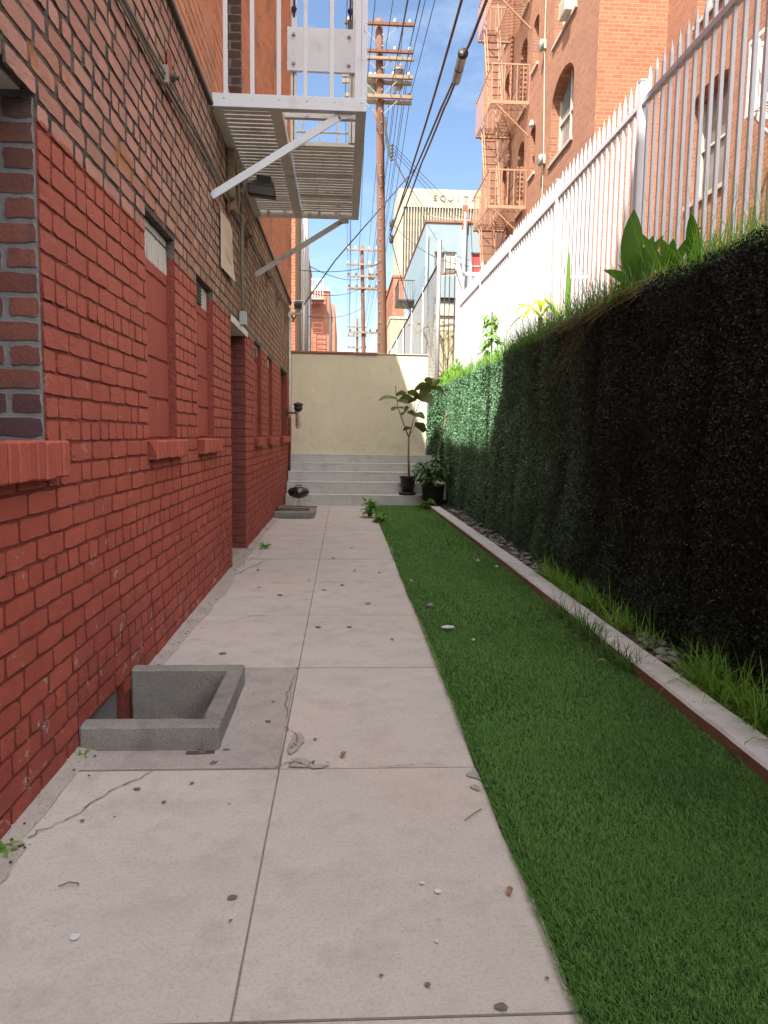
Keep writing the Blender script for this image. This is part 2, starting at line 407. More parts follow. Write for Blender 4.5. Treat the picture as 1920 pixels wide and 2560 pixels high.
leafmat('shrub_leaf', (.03, .09, .025), (.09, .18, .06), .2, .35)
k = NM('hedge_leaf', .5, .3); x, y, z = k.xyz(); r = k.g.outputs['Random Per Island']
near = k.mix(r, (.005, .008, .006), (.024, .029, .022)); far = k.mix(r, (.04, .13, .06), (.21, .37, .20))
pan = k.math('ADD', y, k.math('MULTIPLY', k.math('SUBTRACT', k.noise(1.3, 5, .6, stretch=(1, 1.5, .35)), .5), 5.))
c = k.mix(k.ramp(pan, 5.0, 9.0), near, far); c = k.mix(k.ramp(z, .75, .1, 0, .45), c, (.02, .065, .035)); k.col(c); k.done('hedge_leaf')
M = MATS

# ------------------------------------------------------------------ brick geometry
def brick_faces(rects, P, depth=.0055, jit=.0027, inset=.0035, tilt=.0014):
    """rects: (u0,u1,v0,v1) rows; P(u,v,d) -> world, d measured outward from the mortar plane"""
    q = np.array(rects); n = len(q)
    u0, u1, v0, v1 = q.T; um = (u0 + u1) / 2; vm = (v0 + v1) / 2; w = u1 - u0; h = v1 - v0
    ft = [(0, 0), (.2, 0), (.42, 0), (.62, 0), (.82, 0), (1, 0), (1, .35), (1, .7), (1, 1), (.8, 1), (.6, 1), (.4, 1), (.2, 1), (0, 1), (0, .65), (0, .3)]
    K = len(ft); U = np.stack([u0 + w * a for a, b in ft], 1); V = np.stack([v0 + h * b for a, b in ft], 1)
    for kk in (0, 5, 8, 13):   # worn corners
        U[:, kk] += np.sign(um - U[:, kk]) * .003; V[:, kk] += np.sign(vm - V[:, kk]) * .003
    j = rng.normal(0, jit * .55, (n, K, 2)); Uo = U + j[..., 0]; Vo = V + j[..., 1]
    k = rng.normal(0, jit * .3, (n, K, 2))
    su = np.array([1 if a < .01 else -1 if a > .99 else 0 for a, b in ft]) * inset; sv = np.array([1 if b < .01 else -1 if b > .99 else 0 for a, b in ft]) * inset
    Ui = Uo + su + k[..., 0]; Vi = Vo + sv + k[..., 1]
    dd = depth + rng.normal(0, tilt, (n, 1)) + rng.normal(0, tilt * .4, (n, K))
    Do = np.full((n, K), -.003)
    Uc = um[:, None]; Vc = vm[:, None]; Dc = dd.mean(1, keepdims=True) + .0006
    UU = np.concatenate([Uo, Ui, Uc], 1).ravel(); VV = np.concatenate([Vo, Vi, Vc], 1).ravel(); DD = np.concatenate([Do, dd, Dc], 1).ravel()
    verts = P(UU, VV, DD)
    quads = np.array([(a, (a + 1) % K, K + (a + 1) % K, K + a) for a in range(K)]).ravel(); tris = np.array([(K + a, K + (a + 1) % K, 2 * K) for a in range(K)]).ravel()
    base = (np.arange(n) * (2 * K + 1))[:, None]
    loops = np.concatenate([base + quads[None], base + tris[None]], 1).ravel()
    counts = np.tile(np.array([4] * K + [3] * K), n)
    return verts, counts, loops
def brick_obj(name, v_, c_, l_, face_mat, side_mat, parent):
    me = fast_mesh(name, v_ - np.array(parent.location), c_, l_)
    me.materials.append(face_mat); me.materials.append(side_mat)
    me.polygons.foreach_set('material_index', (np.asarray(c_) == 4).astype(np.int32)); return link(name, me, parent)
COURSE = .0838
def brick_rects(u0, u1, v0, v1, ops, L_=.245, header_every=6, joint=.009, c0=0):
    out = []; nc = int(round((v1 - v0) / COURSE)); j0 = joint
    for i in range(nc):
        joint = j0 * .72 if not (PAINT_Z < v0 + (i + .5) * COURSE < 3.84) else j0 * 1.7
        a = v0 + i * COURSE + joint / 2; b = v0 + (i + 1) * COURSE - joint / 2
        vm = (a + b) / 2
        free = [(u0, u1)]
        for (p, q, r_, s_) in ops:
            if r_ - COURSE * .35 < vm < s_ + COURSE * .1:
                nf = []
                for (x0, x1) in free:
                    if q <= x0 or p >= x1: nf.append((x0, x1)); continue
                    if p > x0: nf.append((x0, p))
                    if q < x1: nf.append((q, x1))
                free = nf
        hd = (i + c0) % header_every == 3
        for (x0, x1) in free:
            bl = .118 if hd else L_
            x = x0 - (0 if i % 2 else bl / 2)
            while x < x1 - .01:
                l = bl * (1 + random.uniform(-.05, .05))
                if not hd and random.random() < .05: l = .118
                s_, e_ = max(x, x0), min(x + l, x1)
                if e_ - s_ > .03: out.append((s_ + joint * .75 * (s_ > x0), e_ - joint * .75 * (e_ < x1), a, b))
                x += l
    return out
def wall_plane(mb, P, u0, u1, v0, v1, ops, depth, arch=()):
    us = sorted(set([u0, u1] + [o[0] for o in ops] + [o[1] for o in ops])); vs = sorted(set([v0, v1] + [o[2] for o in ops] + [o[3] for o in ops]))
    us = [u for u in us if u0 <= u <= u1]; vs = [v for v in vs if v0 <= v <= v1]
    for a, b in zip(us, us[1:]):
        for c_, d in zip(vs, vs[1:]):
            um, vm = (a + b) / 2, (c_ + d) / 2
            if any(o[0] < um < o[1] and o[2] < vm < o[3] for o in ops): continue
            mb.add([P(a, c_, 0), P(b, c_, 0), P(b, d, 0), P(a, d, 0)], [(0, 1, 2, 3)])
    for i, (a, b, c_, d) in enumerate(ops):
        dp = depth; ar = arch[i] if i < len(arch) else 0
        top = d - ar
        mb.add([P(a, c_, 0), P(b, c_, 0), P(b, c_, dp), P(a, c_, dp)], [(0, 1, 2, 3)])
        for u in (a, b): mb.add([P(u, c_, 0), P(u, top, 0), P(u, top, dp), P(u, c_, dp)], [(0, 1, 2, 3)])
        if ar <= 0: mb.add([P(a, d, 0), P(b, d, 0), P(b, d, dp), P(a, d, dp)], [(0, 1, 2, 3)])
        else:
            N = 10; cu = (a + b) / 2; hw = (b - a) / 2
            pts = [(cu - hw * math.cos(math.pi * t / N), top + ar * math.sin(math.pi * t / N)) for t in range(N + 1)]
            for t in range(N):
                (p, q), (r_, s_) = pts[t], pts[t + 1]
                mb.add([P(p, q, 0), P(r_, s_, 0), P(r_, d, 0), P(p, d, 0)], [(0, 1, 2, 3)])
                mb.add([P(p, q, 0), P(r_, s_, 0), P(r_, s_, dp), P(p, q, dp)], [(0, 1, 2, 3)])

def ribbon(base, d, length, w, droop, segs=5, fold=.0, twist=0, wp=None):
    """a curved leaf blade: list of verts and faces"""
    base = Vector(base); d = Vector(d).normalized()
    side = d.cross(Vector((0, 0, 1)))
    if side.length < .1: side = Vector((1, 0, 0))
    side = side.normalized()
    if twist: side = (Matrix.Rotation(twist, 3, d) @ side).normalized()
    vs = []; fs = []; p = base.copy(); dd = d.copy()
    for i in range(segs + 1):
        t = i / segs; ww = w * (wp(t) if wp else (1 - t) ** .6 * min(1, .5 + t * 3))
        nrm = side.cross(dd).normalized()
        if fold: vs += [p - side * ww / 2 + nrm * fold * ww, p, p + side * ww / 2 + nrm * fold * ww]
        else: vs += [p - side * ww / 2, p + side * ww / 2]
        dd = (dd + Vector((0, 0, -droop / segs))).normalized(); p = p + dd * length / segs
    k = 3 if fold else 2
    for i in range(segs):
        for j in range(k - 1): fs.append((i * k + j, i * k + j + 1, (i + 1) * k + j + 1, (i + 1) * k + j))
    return vs, fs
OVAL = lambda t: max(.04, math.sin(math.pi * min(1, t * .97 + .03)) ** .8)
HEART = lambda t: max(.05, (1 - t) ** .7 * min(1, .35 + t * 5))

def blades_mesh(name, x, y, z, h, w, lean, az, mat, kind='stuff', bend=.5):
    n = len(x); dx, dy = np.cos(az), np.sin(az); px, py = -dy, dx
    tw = rng.uniform(-1.2, 1.2, n); sx, sy = np.cos(az + np.pi / 2 + tw), np.sin(az + np.pi / 2 + tw)
    V = np.zeros((n, 5, 3))
    for i, (t, ww) in enumerate(((0, 1), (.55, .8))):
        o = lean * h * (t ** 1.6); zz = h * t * (1 - bend * t * lean * .5)
        for j, s_ in enumerate((-1, 1)):
            V[:, i * 2 + j, 0] = x + dx * o + sx * s_ * w * ww / 2; V[:, i * 2 + j, 1] = y + dy * o + sy * s_ * w * ww / 2; V[:, i * 2 + j, 2] = z + zz
    V[:, 4, 0] = x + dx * lean * h; V[:, 4, 1] = y + dy * lean * h; V[:, 4, 2] = z + h * (1 - bend * lean * .5)
    base = (np.arange(n) * 5)[:, None]
    loops = (base + np.array([0, 1, 3, 2, 2, 3, 4])[None]).ravel(); counts = np.tile([4, 3], n)
    me = fast_mesh(name, V.reshape(-1, 3), counts, loops); me.materials.append(mat)
    return link(name, me)

def tufts(spots, mat, name, label, cat, hrange, wid, n=14, spread=.05, lean=.6, droop=1.3, kind=None, parent=None):
    mb = MB()
    for (x, y, z, s_) in spots:
        for i in range(int(n * s_ ** .5)):
            a = random.uniform(0, 2 * math.pi); l = random.uniform(*hrange) * s_; le = random.uniform(.1, lean)
            b = (x + random.gauss(0, spread), y + random.gauss(0, spread), z)
            vs, fs = ribbon(b, (math.cos(a) * le, math.sin(a) * le, 1), l, wid * random.uniform(.6, 1.2), random.uniform(.4, droop), 4)
            mb.add(vs, fs)
    o = mb.build(name, mat, parent)
    if parent is None: tag(o, label, cat, kind=kind)
    return o

# ================================================================== SETTING
XL = -1.06
g = MB(); g.box(-300, 400, -60, 700, -1.2, -.45); tag(g.build('ground', M['asphalt']), kind='structure', label='dark asphalt ground under everything')
g = MB(); g.box(-1.6, 2.3, 15.1, 320, .7, .96); g.box(-60, 80, 62, 330, .3, .955); tag(g.build('alley', M['asphalt']), kind='structure', label='asphalt alley continuing beyond the cream wall')
g = MB(); g.box(2.06, 60, -6, 40, -.4, 2.24); tag(g.build('raised_yard', M['soil']), kind='structure', label='raised planted yard behind the hedge wall')

# concrete walk in four foot slabs
ys = [-1.0, .31, 1.53, 2.78, 4.04, 5.25, 6.44, 7.66, 8.88, 10.1, 11.32, 12.5, 13.53]
sl = MB()
WELL = (2.95, 3.78)
for a, b in zip(ys, ys[1:]):
    gp = .0022
    dz = random.uniform(-.0012, .0012)
    sl.box(-.24 + gp, .62, a + gp * 1.5, b - gp * 1.5, -.12, dz, .003)
    if a == 2.78: sl.box(-.50, -.24 - gp, a + gp, b - gp, -.12, -.008, .003)    # rough patch lies over this bay
    elif a == 11.32:
        sl.box(-.50, -.24 - gp, a + gp * 1.5, b - gp * 1.5, -.12, dz, .003)
    else: sl.box(-1.06, -.24 - gp, a + gp * 1.5, b - gp * 1.5, -.12, dz, .003)
walk = sl.build('sidewalk', M['slab_concrete']); tag(walk, kind='structure', label='pale concrete walk in two rows of square slabs')
b_ = MB(); b_.box(-1.30, .66, -1.0, 2.93, -.3, -.125); b_.box(-1.30, .66, 3.79, 11.38, -.3, -.125); b_.box(-.49, .66, 2.93, 3.79, -.3, -.125); b_.box(-1.3, .66, 12.27, 13.5, -.3, -.125); b_.box(-.43, .66, 11.38, 12.27, -.3, -.125); b_.box(-.2425, -.2375, -1.0, 13.5, -.1, -.0025)
for q_ in ys[1:-1]: b_.box(-1.0, .58, q_ - .003, q_ + .003, -.1, -.0012)
b_.build('joint_bed', M['joint_dark'], walk)
# rough aggregate patch round the window well, and the cement fillet along the wall
p_ = MB()
p_.box(-1.07, -.245, 2.79, 2.955, -.12, .004, .003); p_.box(-.505, -.25, 2.955, 4.03, -.12, .003, .003)
p_.box(-1.07, -.505, 3.77, 4.03, -.12, .002, .003)
p_.build('rough_patch', M['rough_concrete'], walk)
f_ = MB(); yy = -1.0; w0 = .09
while yy < 13.4:
    y2 = min(yy + .11, 13.4); w1 = min(.13, max(.05, w0 + random.uniform(-.012, .012)))
    if not (yy < 3.74 and y2 > 2.96) and not (yy < 8.23 and y2 > 7.12) and not (yy < 12.2 and y2 > 11.42):
        f_.add([(XL - .02, yy, .024), (XL + w0, yy, .0048), (XL + w1, y2, .0048), (XL - .02, y2, .024)], [(0, 1, 2, 3)])
    yy = y2; w0 = w1
f_.build('cement_fillet', M['rough_concrete'], walk)
# cracks, gum spots, spalls: thin real patches on the slabs
def crack(pts, w=.006, sub=6):
    out = []
    for (a, b) in zip(pts, pts[1:]):
        for i in range(sub):
            t = i / sub; out.append((a[0] + (b[0] - a[0]) * t + random.gauss(0, .006), a[1] + (b[1] - a[1]) * t + random.gauss(0, .006)))
    out.append(pts[-1])
    for (a, b) in zip(out, out[1:]):
        d = Vector((b[0] - a[0], b[1] - a[1])); 
        if d.length < 1e-4: continue
        n = Vector((-d.y, d.x)).normalized() * w * random.uniform(.3, 1)
        cr_.add([(a[0] - n.x, a[1] - n.y, .0062), (a[0] + n.x, a[1] + n.y, .0062), (b[0] + n.x * .6, b[1] + n.y * .6, .0062), (b[0] - n.x * .6, b[1] - n.y * .6, .0062)], [(0, 1, 2, 3)])
cr_ = MB()
crack([(-.24, 2.80), (-.19, 2.83), (-.13, 2.80), (-.10, 2.84)], .006)
crack([(-.24, 3.18), (-.20, 3.12), (-.19, 3.03), (-.21, 2.95)], .004)
crack([(-.80, 5.0), (-.62, 5.22), (-.52, 5.20)], .004); crack([(-.66, 5.15), (-.70, 5.35)], .002)
crack([(-1.0, 2.30), (-.90, 2.42), (-.84, 2.60), (-.72, 2.76)], .004); crack([(-1.02, 6.6), (-.9, 7.1), (-.78, 7.5)], .006)
crack([(-1.0, 7.2), (-.88, 8.0), (-.95, 8.3)], .004); crack([(-.25, 3.3), (-.27, 3.6), (-.25, 3.9)], .004)
crack([(.15, 2.78), (.3, 2.80), (.4, 2.785)], .003)
def spot(x, y, r, z=.0064):
    n = 12; ph = random.random() * 6; sq = random.uniform(.7, 1.1)
    pts = [(x + r * (1 + .18 * math.sin(2 * a + ph) + random.uniform(-.08, .08)) * math.cos(a), y + r * sq * (1 + .15 * math.cos(3 * a + ph)) * math.sin(a), z) for a in [2 * math.pi * i / n for i in range(n)]]
    cr_.add(pts, [tuple(range(n))])
for (x, y, r) in [(-.30, 1.97, .014), (-.29, 1.87, .006), (-.62, 2.52, .008), (-.74, 2.62, .012), (-.86, 2.40, .009), (-.50, 2.83, .016), (-.55, 2.66, .008), (-.47, 2.95, .014),
                  (-.11, 3.05, .008), (-.33, 3.25, .014), (-.33, 3.5, .009), (.21, 1.62, .008), (.50, 1.63, .006), (.37, 1.545, .015), (-.16, 4.9, .02), (.05, 4.9, .02), (-.7, 4.3, .022),
                  (.32, 4.6, .013), (-.15, 6.1, .02), (.0, 6.3, .018), (-.3, 6.5, .016), (-.5, 5.9, .02), (-.7, 6.2, .018), (.2, 5.6, .02), (.35, 6.9, .02), (-.1, 7.7, .025), (-.8, 7.0, .02), (.1, 8.4, .025), (-.5, 8.7, .02), (.42, 7.3, .02)]:
    spot(x, y, r)
for i in range(26):
    spot(random.uniform(-.9, .5), random.uniform(1.6, 10) ** 1.0, random.uniform(.002, .006))
cr_.build('cracks_and_gum_spots', M['stain_dark'], walk)
w_ = MB(); cr_ = w_
for (x, y, r) in [(.25, 1.77, .006), (-.68, 1.82, .014), (-.05, 2.84, .008), (.28, 1.98, .012), (.24, 2.02, .008)]: spot(x, y, r, .0058)
for i in range(9): spot(.08 + i * .045, 3.30 + random.uniform(-.004, .004), .004, .0058)
w_.build('paint_flecks', M['stone_white'], walk)
sp_ = MB(); cr_ = sp_
def spall(x, y, rx, ry, z):
    n = 30; ph = [random.uniform(0, 6.28) for _ in range(5)]
    cr_.add([(x + rx * q * math.cos(a), y + ry * q * math.sin(a), z) for a, q in ((2 * math.pi * i / n, 1 + sum(.22 / (k_ + 1) * math.sin((k_ + 2) * 2 * math.pi * i / n + ph[k_]) for k_ in range(5)) + random.uniform(-.07, .07)) for i in range(n))], [tuple(range(n))])
spall(-.155, 2.82, .06, .035, .0054); spall(-.085, 2.79, .035, .018, .0053); spall(.53, 2.70, .035, .05, .0054); spall(.50, 2.60, .018, .02, .0052); spall(-1.03, 2.12, .07, .12, .0061); spall(-.19, 3.02, .03, .10, .0052)
sp_.build('spalled_patches', M['rough_concrete'], walk)

# debris gathered along the foot of the wall
m_ = MB()
for i in range(220):
    y_ = random.uniform(1.6, 13.3)
    if 2.9 < y_ < 3.8: continue
    x_ = XL + abs(random.gauss(0, .05)) + .02; q = random.uniform(.003, .009); m_.obox((x_, y_, .018 - (x_ - XL) * .1), (q, q * .4, 0), (-q * .3, q * .8, 0), (0, 0, q * .5))
tag(m_.build('wall_grit', M['soil']), 'dark grit gathered along the foot of the red wall', 'grit', kind='stuff')

# stairs across the end
st = thing('concrete_steps', 'six broad grey concrete steps rising to the cream wall', 'steps', (.4, 13.5, 0))
hs = [0, .195, .413, .589, .74, .899, 1.052]
for i in range(6):
    m_ = MB(); y0 = 13.5 + .3 * i
    m_.box(XL + .012, 2.0 if i else 1.72, y0, 13.5 + .3 * (i + 1) + (0 if i < 5 else .2), -.3 if i == 0 else hs[i] - .1, hs[i + 1], .006)
    roughen(m_.build('step', M['step_concrete'], st), 20, .004, 3)
    m_ = MB(); m_.box(XL + .015, 1.98 if i else 1.70, y0 - .004, y0 + .035, hs[i + 1] - .018, hs[i + 1] + .003, .004); roughen(m_.build('nosing', M['curb_concrete'], st), 24, .0025, 6)

# cream end wall
wl = thing('cream_wall', 'cream stucco wall behind the steps with a red-brown coping strip on its left part', 'wall', (.3, 15.0, 1.0))
m_ = MB(); m_.box(XL + .002, 1.69, 14.92, 15.12, .4, 2.88, .02); m_.build('stucco', M['cream_stucco'], wl)
m_ = MB(); m_.box(XL + .005, .20, 14.885, 15.15, 2.882, 2.922, .006); m_.box(.204, .66, 14.88, 15.15, 2.868, 2.918, .006); m_.build('coping', M['coping_red'], wl)
m_ = MB(); m_.box(.67, 1.69, 14.90, 15.14, 2.885, 2.90, .004); m_.build('edge', M['cream_stucco'], wl)

# ================================================================== LEFT BUILDING
LB = thing('brick_building', 'long brick building on the left, red paint below and bare brick above', 'building', (XL, 8, 0))
LO = [(.5, 2.74, 1.26, 2.46), (4.15, 4.84, 1.26, 2.49), (5.53, 6.21, 1.26, 2.44), (7.16, 8.20, 0.0, 2.36), (9.02, 9.76, 1.25, 2.40), (10.56, 11.24, 1.25, 2.38), (12.68, 14.16, 1.25, 2.42)]
PL = lambda u, v, d: (XL - .011 - d, u, v)
def PLn(u, v, d): return np.stack([np.full_like(u, XL - .011) + d, u, v], 1)
UO = [(4.9, 6.25, 4.42, 6.6), (6.7, 7.93, 4.35, 7.4), (9.0, 10.2, 6.1, 8.3), (11.9, 12.9, 6.2, 8.4)]
m_ = MB(); WEND = 15.0
wo_ = [(3.04, 3.60, -.16, .075), (11.45, 12.1, -.2, .05)]
wall_plane(m_, PL, -3, WEND, -.4, 3.85, LO + wo_, .12)
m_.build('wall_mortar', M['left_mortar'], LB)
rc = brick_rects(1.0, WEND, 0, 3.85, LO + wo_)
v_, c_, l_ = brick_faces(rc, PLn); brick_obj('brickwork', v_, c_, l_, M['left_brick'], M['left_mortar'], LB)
# upper storeys: bricks flush under paint, still real relief
PU = lambda u, v, d: (XL + .012 - d, u, v)
def PUn(u, v, d): return np.stack([np.full_like(u, XL + .012) + d, u, v], 1)
m_ = MB(); wall_plane(m_, PU, 3.8, WEND, 3.86, 8.68, [o for o in UO if o[1] > 3.8], .16)
m_.add([(XL + .012, 3.8, 3.86), (XL + .012, WEND, 3.86), (XL - .02, WEND, 3.845), (XL - .02, 3.8, 3.845)], [(0, 1, 2, 3)])
m_.build('upper_wall', M['left_mortar'], LB)
rc = brick_rects(3.8, WEND, 3.86, 8.68, UO)
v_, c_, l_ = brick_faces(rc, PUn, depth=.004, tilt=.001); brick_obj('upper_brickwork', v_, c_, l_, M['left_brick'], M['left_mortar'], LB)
# mass of the building with stepped roofline (casts the alley's shade)
m_ = MB()
m_.box(-9, XL - .45, -14, .30, -.4, 14.6); m_.box(XL - .45, XL + .0, -14, .30, -.4, 14.6)
m_.box(-9, XL - .45, .302, 3.80, -.4, 11.4); m_.box(XL - .45, XL + .0, .302, 3.798, 3.86, 11.4)
m_.box(-9, XL - .45, 3.802, 10.0, -.4, 9.6); m_.box(-9, XL - .45, 10.002, 12.4, -.4, 8.7); m_.box(-9, XL - .45, 12.402, WEND, -.4, 10.3)
m_.box(XL - .45, XL + .013, 3.802, 10.0, 8.683, 9.6); m_.box(XL - .45, XL + .013, 12.402, WEND, 8.683, 10.3); m_.box(XL - .45, XL + .013, 10.002, 12.4, 8.683, 8.70)
m_.box(XL - .45, XL - .135, WEND - .02, WEND, -.4, 8.9)
m_.build('building_mass', M['left_mortar'], LB)
m_ = MB(); m_.box(XL - .45, XL + .008, WEND + .001, WEND + .02, -.4, 8.9); m_.build('end_wall', M['left_mortar'], LB)
# bare upper jamb bricks
def jamb(y, z0, z1, depth, mat, x0=XL - .011, every=True, name='jamb'):
    def PJ(u, v, d): return np.stack([x0 - u, np.full_like(u, y) - d, v], 1)
    rr = []
    i = 0; z = z0
    while z < z1 - .02:
        a, b = z + .006, min(z + COURSE - .006, z1)
        if i % 2: rr += [(.003, .110, a, b), (.125, .24, a, b), (.255, .36, a, b)]
        else: rr += [(.003, .235, a, b), (.25, .48, a, b)]
        z += COURSE; i += 1
    rr = [(p, min(q, depth), a, b) for (p, q, a, b) in rr if p < depth - .02]
    v_, c_, l_ = brick_faces(rr, PJ, depth=.005, jit=.0032)
    return brick_obj(name, v_, c_, l_, mat, M['grey_mortar'] if mat.name == 'bare_jamb' else mat, LB)
k = NM('bare_jamb', .8, .25); r = k.g.outputs['Random Per Island']
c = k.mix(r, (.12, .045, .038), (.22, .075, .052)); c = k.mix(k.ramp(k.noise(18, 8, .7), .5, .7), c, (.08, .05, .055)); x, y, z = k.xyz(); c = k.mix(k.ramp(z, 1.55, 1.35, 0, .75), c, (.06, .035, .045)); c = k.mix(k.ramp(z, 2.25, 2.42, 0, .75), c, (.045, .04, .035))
c = k.mix(k.ramp(k.noise(26, 8, .8, dist=1.), .66, .72), c, (.40, .36, .36)); k.col(c); k.bump(k.noise(70, 6, .7), .005); k.done('bare_jamb')
simple('grey_mortar', (.22, .21, .205), (.15, .14, .135), 30, .95, bump=.006, bscale=70)
simple('jamb_red', (.17, .045, .034), (.13, .036, .03), 5, .75, bump=.004, bscale=60)
m_ = MB(); m_.add([(XL - .012, 2.735, 1.26), (XL - .45, 2.735, 1.26), (XL - .45, 2.735, 2.46), (XL - .012, 2.735, 2.46)], [(0, 1, 2, 3)]); m_.build('jamb_mortar', M['grey_mortar'], LB)
jamb(2.733, 1.27, 2.46, .43, M['bare_jamb'])
jamb(7.925, 4.36, 7.4, .15, M['bare_jamb'], XL + .012)
m_ = MB(); m_.add([(XL + .010, 7.928, 4.35), (XL - .16, 7.928, 4.35), (XL - .16, 7.928, 7.4), (XL + .010, 7.928, 7.4)], [(0, 1, 2, 3)]); m_.build('jamb_mortar', M['grey_mortar'], LB)
for (a, b, p, q) in UO:
    m_ = MB(); m_.box(XL - .20, XL - .148, a, b, p, q); m_.build('window_board', M['board_orange'], LB)
# painted door jamb and doorway
m_ = MB(); m_.add([(XL - .013, 8.195, -.02), (XL - .6, 8.195, -.02), (XL - .6, 8.195, 2.36), (XL - .013, 8.195, 2.36)], [(0, 1, 2, 3)])
m_.add([(XL - .013, 7.165, -.02), (XL - .6, 7.165, -.02), (XL - .6, 7.165, 2.36), (XL - .013, 7.165, 2.36)], [(0, 1, 2, 3)]); m_.build('doorway_jamb', M['jamb_red'], LB)
jamb(8.19, .0, 2.33, .43, M['jamb_red'], name='doorway_jamb_bricks')
m_ = MB(); m_.box(XL - .43, XL + .0, 7.165, 8.19, -.2, .03, .006); m_.box(XL - .02, XL + .07, 7.12, 8.23, -.2, .012, .005); m_.build('threshold', M['rough_concrete'], LB)
dr = MB(); dr.box(XL - .46, XL - .42, 7.17, 8.19, .03, 2.33, .004); dr.box(XL - .42, XL - .405, 7.27, 8.09, .25, 1.0, .004); dr.box(XL - .42, XL - .405, 7.27, 8.09, 1.15, 2.2, .004)
d_ = dr.build('door', M['red_iron'], LB); h_ = MB(); h_.lathe([(.025, 0), (.03, .02), (.02, .05)], (XL - .405, 8.05, 1.08), 12, ax='x'); h_.build('handle', M['chrome'], d_, True)
m_ = MB(); m_.box(XL - .43, XL + .006, 7.13, 8.25, 2.335, 2.362, .003); m_.box(XL + .004, XL + .012, 7.10, 8.27, 2.33, 2.395, .002); m_.build('lintel', M['white_paint_old'], LB)
# window infills and sills
def sill(a, b, z0, z1, proud=.055):
    m_ = MB(); y = a
    while y < b - .02:
        w = random.uniform(.066, .082)
        e = min(y + w, b); j = random.uniform(-.004, .004)
        m_.obox(((XL - .06 + XL + proud) / 2 + j, (y + e) / 2, (z0 + z1) / 2 + random.uniform(-.003, .003)), (proud + .06, random.uniform(-.003, .003), 0), (0, e - y - .010, 0), (0, random.uniform(-.003, .003), z1 - z0 + random.uniform(-.006, .004)), .006)
        y = e
    m_.cm = 1; m_.box(XL - .05, XL + proud - .008, a + .004, b - .004, z0 + .008, z1 - .004)
    m_.build('sill', [M['left_brick'], M['left_mortar']], LB)
sill(.4, 2.81, 1.13, 1.262); sill(4.10, 4.92, 1.148, 1.252); sill(5.50, 6.32, 1.145, 1.25); sill(8.95, 9.83, 1.14, 1.245); sill(10.5, 11.32, 1.14, 1.245); sill(12.6, 14.22, 1.14, 1.248)
def infill(a, b, z0, z1, vent=None):
    def PI(u, v, d): return np.stack([np.full_like(u, XL - .062) + d, u, v], 1)
    rr = []; z = z0; i = 0
    while z < z1 - .02:
        e = min(z + .235, z1)
        cuts = [a, a + (b - a) * (.42 if i % 2 else .6), b]
        for p, q in zip(cuts, cuts[1:]): rr.append((p + .004, q - .004, z + .005, e - .005))
        z = e; i += 1
    v_, c_, l_ = brick_faces(rr, PI, depth=.007, jit=.002, inset=.004, tilt=.0012); v_ = v_ - np.array(LB.location)
    me = fast_mesh('window_infill', v_, c_, l_); me.materials.append(M['infill']); o = link('window_infill', me, LB)
    m_ = MB(); m_.box(XL - .12, XL - .062, a, b, z0, z1); m_.build('infill_back', M['left_mortar'], o)
    if vent:
        m_ = MB(); m_.box(XL - .054, XL - .05, vent[0], vent[1], vent[2], vent[3])
        for j in range(6):
            zz = vent[2] + (vent[3] - vent[2]) * (j + .5) / 6; m_.obox((XL - .046, (vent[0] + vent[1]) / 2, zz), (.012, 0, -.008), (0, vent[1] - vent[0], 0), (0, 0, .004))
        m_.build('vent', M['dark_metal'], o)
infill(4.15, 4.84, 1.26, 2.49); infill(5.53, 6.21, 1.26, 2.44, (5.62, 5.95, 2.27, 2.42)); infill(9.02, 9.76, 1.25, 2.40, (9.2, 9.6, 2.2, 2.36)); infill(10.56, 11.24, 1.25, 2.38)
def PI(u, v, d): return np.stack([np.full_like(u, XL - .12) + d, u, v], 1)
rr = brick_rects(12.68, 14.16, 1.25, 2.42, []); v_, c_, l_ = brick_faces(rr, PI); v_ = v_ - np.array(LB.location)
simple('brown_brick', (.19, .135, .10), (.26, .19, .14), 6, .85, island=.35, bump=.004)
me = fast_mesh('window_infill', v_, c_, l_); me.materials.append(M['brown_brick']); o = link('window_infill', me, LB); m_ = MB(); m_.box(XL - .16, XL - .12, 12.68, 14.16, 1.25, 2.42); m_.build('infill_back', M['grey_mortar'], o)
# near open window: pane, frame, lintel
m_ = MB(); m_.box(XL - .42, XL - .40, .5, 2.73, 1.26, 2.46); wn_ = m_.build('window', M['window_glass'], LB)
m_ = MB(); m_.box(XL - .40, XL - .36, 2.66, 2.73, 1.26, 2.46, .004); m_.box(XL - .40, XL - .36, .5, 2.66, 2.38, 2.46, .004); m_.box(XL - .40, XL - .36, .5, 2.66, 1.262, 1.32, .004); m_.build('frame', M['white_paint_old'], wn_)
m_ = MB(); m_.box(XL - .43, XL - .05, .4, 2.72, 2.452, 2.475); m_.build('lintel', M['white_paint_old'], LB)
# ledge, streaks
m_ = MB(); m_.box(XL - .01, XL + .028, 3.8, WEND, 3.835, 3.868, .006); m_.box(XL - .01, XL + .028, -3, 3.8, 3.835, 3.86, .006); m_.build('ledge', M['dark_metal'], LB)
# opening to the cellar behind the well: mesh vent
m_ = MB(); m_.box(XL - .10, XL - .09, 3.04, 3.60, -.16, .075); wv = m_.build('cellar_vent', M['dark_metal'], LB)
m_ = MB()
for i in range(30): m_.box(XL - .052, XL - .047, 3.045 + i * .019, 3.048 + i * .019, -.15, .07)
for i in range(12): m_.box(XL - .050, XL - .045, 3.04, 3.60, -.15 + i * .019, -.147 + i * .019)
m_.build('mesh_screen', M['galvanised'], wv)

